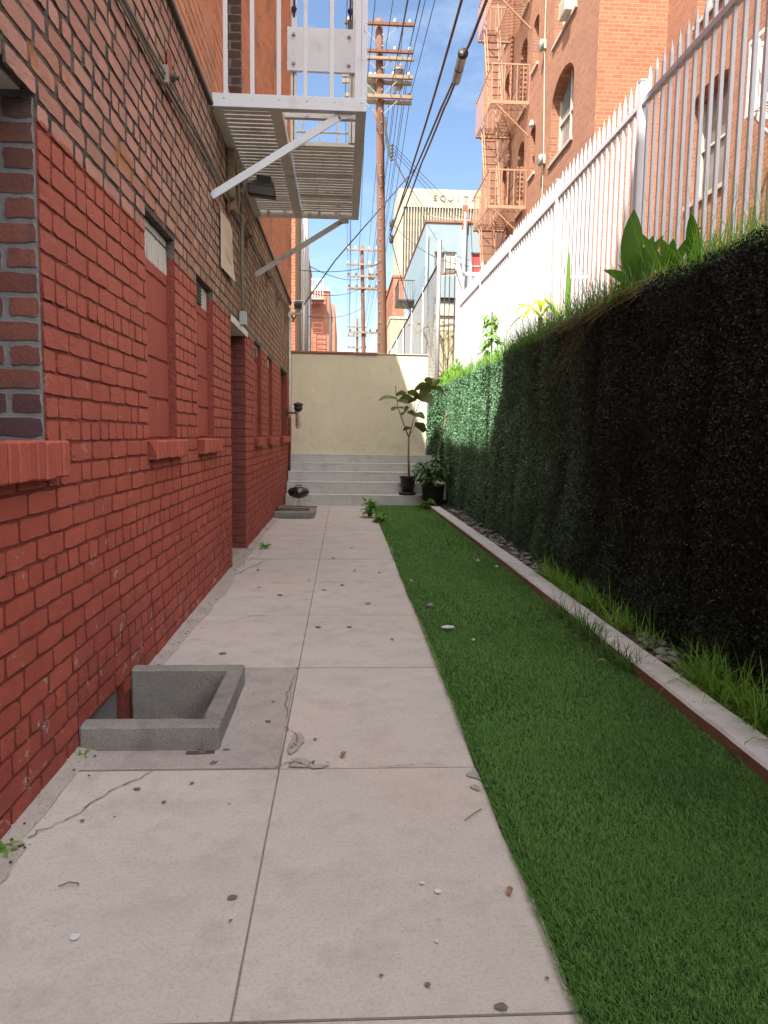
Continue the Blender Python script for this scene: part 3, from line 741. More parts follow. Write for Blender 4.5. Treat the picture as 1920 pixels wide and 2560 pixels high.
# window wells
def window_well(loc, x1, y0, y1, h, t, depth, label, broken=False):
    o = thing('window_well', label, 'window well', loc)
    m_ = MB(); x0 = XL - .005
    m_.box(x0, x1, y0, y0 + t, -.06, h, .012); roughen(m_.build('front_wall', M['well_concrete'], o), 5, .0035, 12, 1)
    m_ = MB(); m_.box(x0, x1, y1 - t * .9, y1, -depth, h, .012); roughen(m_.build('back_wall', M['well_concrete'], o), 5, .0035, 12, 1)
    m_ = MB(); m_.box(x1 - t, x1 - .001, y0 + t + .001, y1 - t * .9 - .001, -depth, h - .001, .012); roughen(m_.build('side_wall', M['well_concrete'], o), 5, .0035, 12, 1)
    m_ = MB(); m_.box(x0, x1 - t, y0 + t * .3, y1 - t, -depth - .05, -depth, .0); m_.build('floor', M['well_concrete'], o)
    m_ = MB(); m_.box(x0, x1 - t, y0 + t - .02, y0 + t - .001, -depth, -.06); m_.build('inner_face', M['well_concrete'], o)
    return o
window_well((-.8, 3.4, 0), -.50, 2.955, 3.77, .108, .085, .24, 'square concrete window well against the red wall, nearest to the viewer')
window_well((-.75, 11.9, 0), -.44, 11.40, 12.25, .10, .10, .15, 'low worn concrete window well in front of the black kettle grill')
m_ = MB()
for i in range(26):
    vs, fs = ribbon((XL + random.uniform(.05, .3), random.uniform(3.45, 3.66), -.23), (random.uniform(-1, 1), random.uniform(-1, 1), .15), random.uniform(.04, .08), random.uniform(.015, .03), .8, 4, wp=OVAL, fold=.2); m_.add(vs, fs)
tag(m_.build('leaf_litter', M['dry_leaf']), 'dry brown leaves in the corner of the near window well', 'leaves', kind='stuff')
m_ = MB(); m_.obox((-.73, 12.05, .125), (.62, -.10, 0), (.008, .05, 0), (0, 0, .016), .002)
tag(m_.build('wood_plank', M['bark']), 'old brown plank lying across the far window well', 'plank')
o = thing('scrap_bracket', 'rusty flat metal bracket at the corner of the near window well', 'bracket', (-.56, 2.93, 0))
m_ = MB(); m_.obox((-.57, 2.925, .006), (.115, .006, 0), (-.002, .03, 0), (0, 0, .004), .001); m_.build('plate', M['dark_metal'], o)
m_ = MB(); m_.tube([(-.565, 2.925, .008), (-.563, 2.93, .05)], .004); m_.lathe([(.016, 0), (.014, .006)], (-.565, 2.925, .009), 10); m_.build('bolt', M['bark'], o)

# anchor plates
ap = thing('anchor_plate', 'rust-red wall anchor plate with bolt, nearest one, high on the bare brick', 'anchor plate', (XL, 4.70, 3.40), 'red anchor plates along the wall')
m_ = MB(); m_.obox((XL + .012, 4.70, 3.40), (.012, 0, 0), (0, .085, 0), (0, 0, .27), .003); m_.build('plate', M['red_iron'], ap)
m_ = MB(); m_.lathe([(.022, 0), (.022, .03), (.012, .032), (.012, .055)], (XL + .016, 4.70, 3.39), 6, ax='x'); m_.build('bolt', M['dark_metal'], ap)
for y_, lb in ((6.95, 'second from the viewer, beside the near brace'), (8.29, 'between the poster and the far platform brace'), (10.40, 'just beyond the far platform brace'), (11.95, 'next to last, far along the wall'), (13.62, 'the farthest, near the security camera')):
    dup(ap, (XL, y_, 3.40 + random.uniform(-.02, .02)), 'small rust-red wall anchor plate, ' + lb)
# poster
m_ = MB(); n = 8
for i in range(n + 1):
    for j in range(n + 1):
        u = i / n; v = j / n; m_.v.append((XL + .008 + .016 * math.sin(3 * u) * v + (.03 * (1 - v) ** 3 * u), 6.54 + .66 * u, 2.705 + .465 * v + .0 * u))
for i in range(n):
    for j in range(n): a = i * (n + 1) + j; m_.f.append((a, a + n + 1, a + n + 2, a + 1)); m_.m.append(0)
po = m_.build('paper_notice', M['paper']); tag(po, 'sun-bleached cream paper notice pasted on the bare brick', 'poster')
simple('faded_red', (.66, .36, .30), (.64, .42, .34), 20, .8)
m_ = MB(); m_.obox((XL + .032, 6.85, 2.86), (.001, 0, 0), (0, .30, -.06), (0, .0, .018)); m_.obox((XL + .034, 7.0, 2.89), (.001, 0, 0), (0, .018, 0), (0, .0, .10)); m_.obox((XL + .032, 6.85, 3.02), (.001, 0, 0), (0, .34, -.08), (0, .0, .008)); m_.build('faded_marks', M['faded_red'], po)
# cable bundle along the wall
cb = thing('wall_cables', 'bundle of thin cables running along the bare brick wall', 'cables', (XL, 8, 3.3))
for k_ in range(3):
    m_ = MB(); pts = []
    for i in range(40):
        t = i / 39; y_ = 1.5 + 14.3 * t; z_ = 3.15 + .45 * ((y_ - 1.5) / 14.3) ** .8 + .022 * k_ + .012 * math.sin(y_ * 2.3 + k_)
        pts.append((XL + .022 + .006 * k_, y_, z_ + (.04 if y_ < 2 else 0)))
    m_.tube(pts, .008, 5); m_.build('cable', M['conduit' if k_ != 1 else 'cable_brown'], cb)
for y_ in (4.5, 7.72, 9.9, 12.6):
    m_ = MB(); m_.box(XL, XL + .05, y_ - .02, y_ + .02, 3.22 + (y_ - 3) * .03, 3.32 + (y_ - 3) * .03, .004); m_.build('clamp', M['conduit'], cb)
cd = thing('wall_conduit', 'grey vertical conduit ending at a box above the doorway', 'conduit', (XL, 7.72, 2.4))
m_ = MB(); m_.tube([(XL + .03, 7.70, 3.9), (XL + .03, 7.70, 3.3), (XL + .03, 7.72, 2.52)], .016, 8); m_.build('pipe', M['conduit'], cd, True)
m_ = MB(); m_.box(XL + .0, XL + .07, 7.67, 7.77, 2.38, 2.52, .006); m_.build('box', M['galvanised'], cd)
cd = thing('corner_conduit', 'thin white conduit running down the wall beside the steps', 'conduit', (XL, 14.3, 1))
m_ = MB(); m_.tube([(XL + .03, 14.35, 3.7), (XL + .03, 14.35, 2.0), (XL + .03, 14.30, 1.6)], .02, 8); m_.build('pipe', M['white_paint_old'], cd, True)
m_ = MB(); m_.tube([(XL + .03, 14.30, 1.6), (XL + .03, 14.30, .25)], .022, 8); m_.build('lower_pipe', M['jamb_red'], cd, True)
# small bracket pipe at the ledge
o = thing('wooden_bracket', 'old wooden bracket block under the platform beside the floodlight', 'bracket', (XL, 7.0, 3.7))
m_ = MB(); m_.box(XL, XL + .07, 6.98, 7.16, 3.30, 3.86, .006); m_.add([(XL + .072, 6.99, 3.75), (XL + .072, 7.15, 3.75), (XL + .10, 7.12, 3.42), (XL + .09, 7.07, 3.33), (XL + .10, 7.02, 3.42)], [(0, 1, 2, 3, 4)]); m_.build('block', M['arm_wood'], o)

# floodlight
fl = thing('floodlight', 'dark bronze floodlight under the white fire escape platform', 'floodlight', (-.82, 7.4, 3.68))
m_ = MB(); fx, fy, fz = -.80, 7.45, 3.63
def slant(x, y, z): return (fx + x, fy + y, fz + z)
vs = [slant(-.13, -.06, -.06), slant(.13, -.06, -.09), slant(.13, .10, -.07), slant(-.13, .10, -.04), slant(-.135, -.065, .035), slant(.125, -.065, .005), slant(.10, .09, .10), slant(-.09, .09, .12)]
m_.add(vs, [(3, 2, 6, 7), (0, 3, 7, 4), (1, 5, 6, 2), (4, 7, 6, 5), (0, 1, 2, 3)]); m_.obox((fx + .01, fy + .09, fz + .10), (.14, 0, -.015), (0, .12, 0), (.004, 0, .09), .01)
m_.build('housing', M['dark_metal'], fl)
m_ = MB(); m_.add([slant(-.122, -.066, -.052), slant(.122, -.066, -.08), slant(.118, -.068, .0), slant(-.126, -.068, .028)], [(0, 1, 2, 3)])
m_.build('lens', M['lens_glass'], fl)
m_ = MB(); m_.tube([(XL, 7.5, 3.62), (-.98, 7.5, 3.64), (-.93, 7.5, 3.65)], .018, 8); m_.build('arm', M['galvanised'], fl)

# security camera
sc = thing('security_camera', 'white box security camera on an arm at the far end of the left wall', 'camera', (-.95, 14.4, 3.65))
m_ = MB(); m_.obox((-.86, 14.35, 3.70), (.17, 0, 0), (0, .34, .07), (0, -.02, .14), .012); m_.obox((-.86, 14.33, 3.785), (.20, 0, 0), (0, .42, .08), (0, 0, .012), .003); m_.build('housing', M['white_cloth'], sc)
m_ = MB(); m_.obox((-.86, 14.170, 3.665), (.13, 0, 0), (0, .01, 0), (0, 0, .10), .002); m_.lathe([(.035, 0), (.032, -.02)], (-.86, 14.165, 3.67), 14, ax='y'); m_.build('lens', M['black_plastic'], sc)
m_ = MB(); m_.box(XL, -.80, 14.30, 14.36, 3.53, 3.565, .004); m_.box(-.90, -.82, 14.28, 14.38, 3.56, 3.63, .004); m_.box(XL, XL + .05, 14.26, 14.40, 3.45, 3.6, .004); m_.build('arm', M['white_paint_old'], sc)

# wall lantern near the steps
ln = thing('wall_lantern', 'black-capped wall lantern with a glass tube by the steps', 'lantern', (-.85, 13.9, 1.6))
lx, ly = -.84, 13.9
m_ = MB(); m_.lathe([(.012, .30), (.06, .285), (.095, .26), (.10, .245), (.075, .24), (.072, .21), (.08, .205), (.08, .165), (.06, .15), (.045, .12)], (lx, ly, 1.58), 18); m_.build('cap', M['black_plastic'], ln, True)
m_ = MB(); m_.lathe([(.042, .14), (.05, .10), (.052, -.12), (.045, -.165), (.02, -.19)], (lx, ly, 1.58), 18); m_.build('glass', M['clear_glass'], ln, True)
m_ = MB(); m_.lathe([(.026, .12), (.026, -.14)], (lx - .012, ly, 1.58), 12); m_.build('tube', M['curtain_red'], ln, True)
m_ = MB(); m_.tube([(XL, ly, 1.68), (lx - .05, ly, 1.68), (lx - .05, ly, 1.74)], .018, 8); m_.box(XL, XL + .03, ly - .05, ly + .05, 1.62, 1.74, .004); m_.build('arm', M['black_plastic'], ln)

# kettle grill
kg = thing('kettle_grill', 'small black kettle grill on thin legs beside the steps', 'grill', (-.77, 12.85, 0))
gx, gy = -.77, 12.85
m_ = MB(); m_.lathe([(.0, .185), (.06, .188), (.12, .208), (.165, .245), (.182, .285), (.184, .295)], (gx, gy, .0), 28); m_.build('bowl', M['black_enamel'], kg, True)
m_ = MB(); m_.lathe([(.190, .296), (.190, .304), (.172, .338), (.13, .366), (.06, .384), (.0, .388)], (gx, gy, .0), 28, cap=False); ld = m_.build('lid', M['black_enamel'], kg, True)
m_ = MB(); m_.tube([(gx - .05, gy - .03, .375), (gx - .045, gy - .03, .41), (gx + .045, gy - .03, .41), (gx + .05, gy - .03, .375)], .008, 8); m_.build('handle', M['black_plastic'], ld, True)
for a in (-2.2, -.9, 1.57):
    m_ = MB(); m_.tube([(gx + .06 * math.cos(a), gy + .06 * math.sin(a), .18), (gx + .125 * math.cos(a), gy + .11 * math.sin(a), .0)], .010, 8); m_.build('leg', M['white_cloth'], kg)

# ================================================================== WHITE FIRE ESCAPE
FE = thing('fire_escape', 'white steel fire escape platform hanging over the walk on the left building', 'fire escape', (-.5, 7.6, 3.9))
FY0, FY1, FX0, FX1, FZ = 6.14, 9.10, XL + .02, .15, 3.93
wp_, wo2 = M['white_paint'], M['white_paint_old']
m_ = MB(); m_.box(FX0 - .03, FX1 + .012, FY0 - .012, FY0, FZ - .10, FZ + .0, .002); m_.box(FX0, FX1, FY0 + .001, FY0 + .06, FZ - .098, FZ - .09, .001)
for i in range(6): m_.lathe([(.009, -.014), (.009, -.006), (.004, -.018)][::-1], (FX0 + .09 + i * .215, FY0, FZ - .035), 8, ax='y')
m_.build('front_beam', wp_, FE)
m_ = MB()
m_.box(FX0 - .02, FX0 - .012, FY0, FY1, FZ - .10, FZ - .0); m_.box(FX0 - .012, FX0 + .065, FY0 + .06, FY1, FZ - .10, FZ - .092, .001); m_.build('wall_beam', wo2, FE)
m_ = MB(); m_.box(FX1, FX1 + .008, FY0, FY1, FZ - .10, FZ - .0); m_.box(FX1 - .075, FX1 - .001, FY0 + .06, FY1, FZ - .10, FZ - .092, .001); m_.build('outer_beam', wo2, FE)
m_ = MB(); m_.box(FX0, FX1, FY1 - .008, FY1, FZ - .10, FZ, .001); m_.build('back_beam', wo2, FE)
m_ = MB(); m_.box(-.515, -.507, FY0 + .001, FY1 + .04, FZ - .10, FZ - .032); m_.box(-.60, -.516, FY0 + .001, FY1 - .01, FZ - .102, FZ - .094); m_.build('middle_beam', wo2, FE)
m_ = MB(); sp = .082
y_ = FY0 + .07
while y_ < FY1 - .03:
    x1 = FX1 - .004 if y_ > 7.05 or y_ < FY0 + .0 else -.52
    m_.box(FX0, -.60 + .08, y_, y_ + .060, FZ - .03 + random.uniform(-.002, .002), FZ - .022)
    if y_ > 7.05: m_.box(-.505, x1, y_, y_ + .060, FZ - .03 + random.uniform(-.002, .002), FZ - .022)
    y_ += sp
m_.build('grating', wo2, FE)
m_ = MB(); m_.box(-.50, FX1, FY0 + .24, FY0 + .29, FZ - .06, FZ - .03); m_.box(-.50, FX1, 7.0, 7.05, FZ - .05, FZ - .015)
for yy in (7.75, 8.45): m_.box(-.50, FX1 - .08, yy, yy + .04, FZ - .05, FZ - .032)
m_.box(-.30, -.295, 7.05, FY1, FZ - .045, FZ - .031); m_.box(-.06, -.055, 7.05, FY1, FZ - .045, FZ - .031)
m_.build('cross_bar', wo2, FE)
m_ = MB()
for yy in (FY0 + .005, FY1 - .03):
    m_.box(FX0 - .02, FX1 + .01, yy, yy + .022, FZ + 1.05, FZ + 1.09, .003)
m_.box(FX1 - .02, FX1 + .004, FY0, FY1, FZ + 1.05, FZ + 1.09, .003); m_.box(FX1 - .01, FX1, FY0, FY1, FZ + .50, FZ + .53); m_.build('handrail', wp_, FE)
bal = None
def baluster(x, y, w=.03, h=1.10, d=.012, parent=FE, z=FZ, mat=wp_):
    m_ = MB(); m_.box(x - w / 2, x + w / 2, y - d / 2, y + d / 2, z - .03, z + h, .002); return m_.build('baluster', mat, parent)
for i in range(6):
    baluster(FX0 + .10 + i * .206, FY0 + .008, .034 if i < 5 else .05)
baluster(FX1 - .01, FY0 + .012, .045)
for yy in np.arange(FY0 + .35, FY1 - .1, .28): baluster(FX1 - .004, yy, .012, d=.03)
for xx in np.arange(-.9, .1, .2): baluster(xx, FY1 - .02, .026)
for (ya, lb) in ((FY0, 0), (FY1 - .02, 1)):
    m_ = MB(); ww = .06
    m_.bar((XL - .005, ya + .04, FZ - .76), (-.05, ya + .04, FZ - .12), ww, .012, up=(0, 1, 0), b=.002); m_.bar((-.06, ya + .04, FZ - .118), (.04, ya + .04, FZ - .105), ww, .012, up=(0, 1, 0)); m_.bar((XL - .005, ya + .075, FZ - .765), (-.05, ya + .075, FZ - .125), .012, .06, up=(0, 1, 0))
    m_.build('brace', wp_ if not lb else wo2, FE)
# counterbalanced ladder behind the front rail
for x0 in (-.47, .05):
    m_ = MB(); m_.box(x0 - .028, x0 + .028, 7.0, 7.015, FZ - .03, FZ + 4, .002); m_.box(x0 - .004, x0 + .004, 7.0, 7.06, FZ - .03, FZ + 4); m_.build('ladder_rail', wo2, FE)
for z_ in np.arange(FZ + .08, FZ + 3.6, .29):
    m_ = MB(); m_.tube([(-.47, 7.03, z_), (.05, 7.03, z_)], .011, 8); m_.build('rung', wo2, FE)
m_ = MB(); m_.box(-.525, .085, 6.965, 6.985, 4.50, 4.865, .002); m_.box(-.525, .085, 6.985, 7.0, 4.50, 4.52); pl = m_.build('weight_plate', wp_, FE)
for (x0, z0) in ((-.465, 4.56), (-.465, 4.80), (.025, 4.56), (.025, 4.80)):
    m_ = MB(); m_.lathe([(.016, .0), (.016, -.018), (.009, -.019), (.009, -.03)], (x0, 6.965, z0), 6, ax='y'); m_.build('bolt', M['galvanised'], pl)
simple('navy_rope', (.03, .025, .07), (.05, .04, .10), 60, .9)
for x0 in (-.465, .03):
    m_ = MB(); m_.tube([(x0, 6.975, 4.94), (x0 + .004, 6.975, 5.02), (x0, 6.975, 5.6), (x0 - .01, 6.98, 6.4)], .009, 6); m_.lathe([(.0, -.03), (.02, -.02), (.026, .0), (.018, .018), (.0, .028)], (x0, 6.975, 5.02), 10); m_.build('rope', M['navy_rope'], FE, True)
    m_ = MB(); m_.box(x0 - .022, x0 + .022, 6.968, 6.978, 4.86, 4.95, .004); m_.build('shackle', wp_ if x0 < 0 else M['dark_metal'], FE)
# ================================================================== TURF, CURB, BED
tb = MB(); n = 60; xs0 = []
for i in range(n + 1):
    y_ = -.5 + 14.0 * i / n; tb.v += [(.545 + .012 * math.sin(y_ * 1.7) + random.uniform(-.008, .008), y_, .0065), (1.63, y_, .012)]
for i in range(n): tb.f.append((2 * i, 2 * i + 1, 2 * i + 3, 2 * i + 2)); tb.m.append(0)
tb.v += [(.56, -.5, -.1), (1.62, -.5, -.1)]
tag(tb.build('turf_mat', M['turf_base']), kind='structure', label='backing of the artificial lawn strip')
X = []; Y = []; H_ = []; Wd = []
for (y0, y1, dens, wd, hh) in ((.5, 1.35, 12000, .0045, .018), (1.35, 2.2, 62000, .0020, .017), (2.2, 3.2, 38000, .0026, .018), (3.2, 4.8, 20000, .0036, .019), (4.8, 7.5, 9500, .0052, .020), (7.5, 13.48, 4200, .0085, .022)):
    n = int(1.08 * (y1 - y0) * dens); X.append(np.maximum(.535 + .012 * np.sin(0.), rng.uniform(.53, 1.60, n))); Y.append(rng.uniform(y0, y1, n)); Wd.append(rng.uniform(.7, 1.3, n) * wd); H_.append(rng.uniform(.6, 1.15, n) * hh)
X = np.concatenate(X); Y = np.concatenate(Y); Wd = np.concatenate(Wd); H_ = np.concatenate(H_)
azb = 2.2 + .8 * np.sin(X * 5 + np.sin(Y * 3) * 1.2) + rng.normal(0, 1.5, len(X)); edge = X < .575; azb = np.where(edge, rng.normal(math.pi, .7, len(X)), azb)
t_ = blades_mesh('artificial_turf', X, Y, np.full(len(X), .011), H_, Wd, rng.uniform(.2, 1.4, len(X)), azb, M['turf_blade']); tag(t_, 'strip of green artificial turf between walk and curb', 'turf', kind='stuff')

cb_ = thing('garden_curb', 'low concrete garden curb with a red-brown side along the turf', 'curb', (1.67, 7, 0))
y_ = -.5; ed = [(-.5, 1.60)]
while y_ < 12.7:
    y2 = min(y_ + 2.44, 12.75)
    def cx(y): return 1.605 - .09 * max(0, (y - 6) / 7) ** 1.5
    m_ = MB(); n = 12
    for i in range(n + 1):
        yy = y_ + .004 + (y2 - y_ - .008) * i / n; w0 = cx(yy) + random.uniform(-.003, .003); r_ = .012
        m_.v += [(w0 + .004, yy, -.05), (w0, yy, .066), (w0 + r_, yy, .078), (w0 + .15, yy, .079), (w0 + .158, yy, .0), ]
    for i in range(n):
        for j in range(4): a = i * 5 + j; m_.f.append((a, a + 1, a + 6, a + 5)); m_.m.append(1 if j == 0 else 0)
    m_.f += [(0, 1, 2, 3, 4), tuple(n * 5 + q for q in (4, 3, 2, 1, 0))]; m_.m += [0, 0]
    m_.build('curb_section', [M['curb_concrete'], M['curb_side']], cb_); y_ = y2
bd = MB(); bd.box(1.70, 2.08, -.5, 13.5, -.2, .035); bd.box(1.50, 2.0, 12.75, 13.5, -.2, .03); tag(bd.build('planting_bed', M['soil']), kind='structure', label='narrow earth bed between curb and hedge wall')
# river stones
smesh = []
for s_ in range(6):
    m_ = MB(); a, b, c_ = random.uniform(.9, 1.3), random.uniform(.6, .9), random.uniform(.35, .6); n, q = 10, 6
    for i in range(1, q):
        ph = math.pi * i / q
        for j in range(n):
            th = 2 * math.pi * j / n; rr = 1 + .08 * math.sin(2 * th + s_) + random.uniform(-.03, .03); m_.v.append((a * rr * math.sin(ph) * math.cos(th), b * rr * math.sin(ph) * math.sin(th), c_ * math.cos(ph)))
    m_.v += [(0, 0, c_), (0, 0, -c_)]; t0, b0 = len(m_.v) - 2, len(m_.v) - 1
    for i in range(q - 2):
        for j in range(n): j2 = (j + 1) % n; m_.f.append((i * n + j, (i + 1) * n + j, (i + 1) * n + j2, i * n + j2))
    for j in range(n): m_.f.append((t0, j, (j + 1) % n)); m_.f.append((b0, (q - 2) * n + (j + 1) % n, (q - 2) * n + j))
    me = bpy.data.meshes.new('river_stone'); me.from_pydata(m_.v, [], m_.f); me.polygons.foreach_set('use_smooth', [True] * len(me.polygons)); me.materials.append(M['stone_grey']); smesh.append(me)
cnt = 0
for (y0, y1, num) in ((2.7, 3.0, 8), (3.9, 4.5, 34), (6.6, 9.0, 130), (9.0, 12.6, 115)):
    for i in range(num):
        o = bpy.data.objects.new('river_stone', random.choice(smesh)); C.objects.link(o); s_ = random.uniform(.022, .036)
        y_ = random.uniform(y0, y1); o.location = (random.uniform(1.76, 1.99), y_, .045 + random.choice((0, 0, .018)) + s_ * .25); o.scale = (s_,) * 3; o.rotation_euler = (random.uniform(-.3, .3), random.uniform(-.3, .3), random.uniform(0, 6.3))
        tag(o, 'smooth grey river stone lying in the bed below the hedge wall', 'stone', 'river stones in the planting bed')
for (x, y_, s_, mt, lb) in ((.70, 4.76, .030, 'stone_white', 'long pale stone lying on the turf'), (.655, 5.39, .028, 'stone_grey', 'round dark grey pebble on the turf near its left edge'), (.82, 4.47, .013, 'stone_white', 'small white pebble on the turf, nearest to the viewer'), (1.38, 7.40, .02, 'stone_white', 'flat pale pebble on the turf beside the curb'), (1.50, 7.05, .018, 'stone_white', 'pale pebble on the turf touching the curb'), (.60, 6.35, .013, 'stone_white', 'tiny pale pebble at the left edge of the turf')):
    me = smesh[0 if 'long' in lb else 3].copy(); me.materials.clear(); me.materials.append(M[mt]); o = bpy.data.objects.new('pebble', me); C.objects.link(o)
    o.location = (x, y_, .034 + s_ * .2); o.scale = (s_ * (1.35 if 'long' in lb else 1), s_, s_ * (.8 if 'long' in lb else 1.2)); tag(o, lb, 'pebble')

# grass in the bed
spots = []
for i in range(150):
    y_ = random.choice((random.uniform(2.7, 3.6), random.uniform(2.6, 3.8), random.uniform(4.2, 6.6), random.uniform(4.4, 6.4), random.uniform(2.2, 7.0)))
    if 3.85 < y_ < 4.15: continue
    spots.append((random.uniform(1.80, 1.93), y_, .05, random.uniform(.7, 1.25) * (1.15 if y_ < 3.7 else 1)))
tufts(spots, M['weed_green'], 'bed_grass', 'long green grass growing in the bed under the hedge wall', 'grass', (.11, .27), .009, 11, .035, 1.0, 2.0, 'stuff')
spots = [(random.uniform(1.57, 1.61), random.uniform(3.85, 5.4), .015, random.uniform(.5, 1.05)) for i in range(60)] + [(1.59, 2.78, .015, .7), (1.60, 6.3, .02, .6)]
tufts(spots, M['weed_dark'], 'curb_grass', 'dark grass weeds growing along the turf side of the curb', 'grass', (.11, .24), .0075, 13, .025, 1.0, 1.6, 'stuff')
tufts([(random.uniform(1.75, 1.95), random.uniform(8, 12.6), .05, random.uniform(.5, .9)) for i in range(16)], M['weed_dark'], 'sparse_grass', 'sparse weeds between the river stones', 'grass', (.06, .16), .008, 8, .04, .9, 1.0, 'stuff')
tufts([(.60, 2.20, .012, .55)], M['weed_green'], 'grass_sprout', 'single bright grass sprout at the turf edge near the viewer', 'grass', (.06, .13), .006, 5, .006, .3, .4)

def weed(name, loc, n, l, w, label, mat='vine_leaf', z=.0, cat='weed', up=.4):
    m_ = MB()
    for i in range(n):
        a = random.uniform(0, 6.28); vs, fs = ribbon((loc[0] + random.gauss(0, l * .25), loc[1] + random.gauss(0, l * .25), loc[2] + random.uniform(0, up * l)), (math.cos(a), math.sin(a), random.uniform(.2, 1.4)), l * random.uniform(.6, 1.1), w * random.uniform(.7, 1.2), random.uniform(.4, 1.3), 5, fold=.15, wp=OVAL); m_.add(vs, fs)
    for i in range(3): m_.tube([loc, (loc[0] + random.uniform(-.05, .05), loc[1], loc[2] + l * .9)], .003, 4)
    return tag(m_.build(name, M[mat]), label, cat)
weed('dandelion_weed', (.44, 11.6, .0), 60, .19, .065, 'leafy weed at the far left corner of the turf', up=1.3)
weed('low_weed', (.56, 10.9, .01), 30, .15, .05, 'low weed creeping at the turf edge before the leafy one')
weed('small_weed', (-.88, 8.35, .0), 14, .10, .04, 'small green weed growing in the walk by the doorway')
weed('corner_weed', (-1.03, 2.22, .0), 12, .05, .018, 'tiny weed at the foot of the wall nearest to the viewer')
weed('well_weed', (-1.04, 2.90, .0), 8, .035, .014, 'tiny weed beside the front corner of the near window well')
weed('well_floor_weed', (-.62, 3.62, -.23), 14, .09, .02, 'green weed growing inside the near window well', 'weed_dark')
weed('step_weed', (1.50, 12.9, .05), 44, .17, .07, 'weed growing at the far end of the curb before the pots')
m_ = MB(); m_.lathe([(.0, -.02), (.09, .0), (.07, .035), (.0, .05)], (.52, 11.0, .0), 8); tag(m_.build('soil_clump', M['rough_concrete']), 'lump of pale earth at the left edge of the turf', 'soil')
def twig(pts, r, label): m_ = MB(); m_.tube(pts, r, 5); tag(m_.build('twig', M['bark']), label, 'twig')
twig([(-.80, 2.03, .009), (-.775, 2.045, .012), (-.75, 2.045, .009), (-.745, 2.035, .009)], .0022, 'small dark twig on the slab at the left, nearest to the viewer')
twig([(.42, 2.36, .009), (.46, 2.40, .012), (.49, 2.43, .010)], .002, 'thin curved twig on the slab by the turf edge')
for (x, y_, lb, s_) in ((.49, 1.98, 'small brown dry leaf on the slab near the turf edge', .018), (.02, 2.90, 'dark dry leaf on the middle of the walk', .022), (1.50, 4.02, 'orange-brown dry leaf on the turf below the curb grass', .03), (1.28, 8.7, 'dry leaf on the far part of the turf', .04), (.11, 6.95, 'crumpled pale leaf on the far slabs', .03)):
    m_ = MB(); a = random.uniform(0, 6); vs, fs = ribbon((x, y_, .014 if x < .54 else .04), (math.cos(a), math.sin(a), .2), s_ * 1.8, s_, .8, 5, fold=.25, wp=OVAL); m_.add(vs, fs); tag(m_.build('dry_leaf', M['dry_leaf']), lb, 'leaf')

# ================================================================== HEDGE WALL
HX = 2.02
HW = thing('hedge_wall', 'retaining wall covered with artificial ivy, near-black close by and green further off', 'hedge wall', (HX, 8, 0))
m_ = MB(); m_.box(HX, 2.30, -3, 14.32, -.2, 2.27, .01); m_.add([(HX, 14.32, -.2), (1.71, 14.91, -.2), (1.71, 14.91, 2.27), (HX, 14.32, 2.27)], [(0, 1, 2, 3)]); m_.box(1.73, 2.3, 14.9, 15.2, 0, 2.24)
m_.add([(HX, 14.32, 2.27), (1.71, 14.91, 2.27), (2.3, 14.91, 2.27), (2.3, 14.32, 2.27)], [(0, 1, 2, 3)]); m_.build('backing', M['hedge_back'], HW)
def leaf_cloud(n, yf, zf, size, depth=.05, xf=None):
    y = yf(n); z = zf(n)
    wav = .035 * np.sin(y * 2.1 + 1.3 * np.sin(z * 1.7)) + .024 * np.sin(y * 5.3 + z) + .02 * np.sin(z * 4 + y)
    x = HX - .012 - np.abs(wav) - rng.uniform(0, 1, n) ** 1.6 * depth if xf is None else xf(n, y)
    s = size(y) * rng.uniform(.6, 1.3, n)
    nv = rng.normal(0, .75, (n, 3)) + np.array([-.9, -.1, .45]); nv /= np.linalg.norm(nv, axis=1)[:, None]
    a = rng.normal(0, 1, (n, 3)); a -= (a * nv).sum(1)[:, None] * nv; a /= np.linalg.norm(a, axis=1)[:, None]; b = np.cross(nv, a)
    c = np.stack([x, y, z], 1); s = s[:, None]
    V = np.stack([c - a * s, c + b * s * .55 + nv * s * .15, c + a * s, c - b * s * .55 + nv * s * .15], 1)
    return V
Vs = []
hsz = lambda y: .0085 + .0007 * np.clip(y - 3, 0, 9)
for (y0, y1, dens) in ((1.0, 2.9, 8000), (2.9, 4.2, 15500), (4.2, 6.0, 12500), (6.0, 9.0, 8200), (9.0, 14.35, 5200)):
    n = int((y1 - y0) * 2.3 * dens); Vs.append(leaf_cloud(n, lambda n, a=y0, b=y1: rng.uniform(a, b, n), lambda n: rng.uniform(.04, 2.30, n), hsz))
n = 9000; Vs.append(leaf_cloud(n, lambda n: rng.uniform(2.9, 14.3, n), lambda n: 2.27 + rng.normal(.0, .022, n), hsz, xf=lambda n, y: HX - .04 + rng.uniform(0, .12, n)))
n = 4200; Vs.append(leaf_cloud(n, lambda n: rng.uniform(14.3, 14.91, n), lambda n: rng.uniform(.9, 2.3, n), lambda y: .017 + 0 * y, xf=lambda n, y: HX - (y - 14.32) * .525 - .02 - rng.uniform(0, .04, n)))
V = np.concatenate(Vs).reshape(-1, 3) - np.array(HW.location); n = len(V) // 4
me = fast_mesh('ivy_panels', V, np.full(n, 4), np.arange(4 * n)); me.materials.append(M['hedge_leaf']); o = link('ivy_panels', me, HW); o['kind'] = 'stuff'

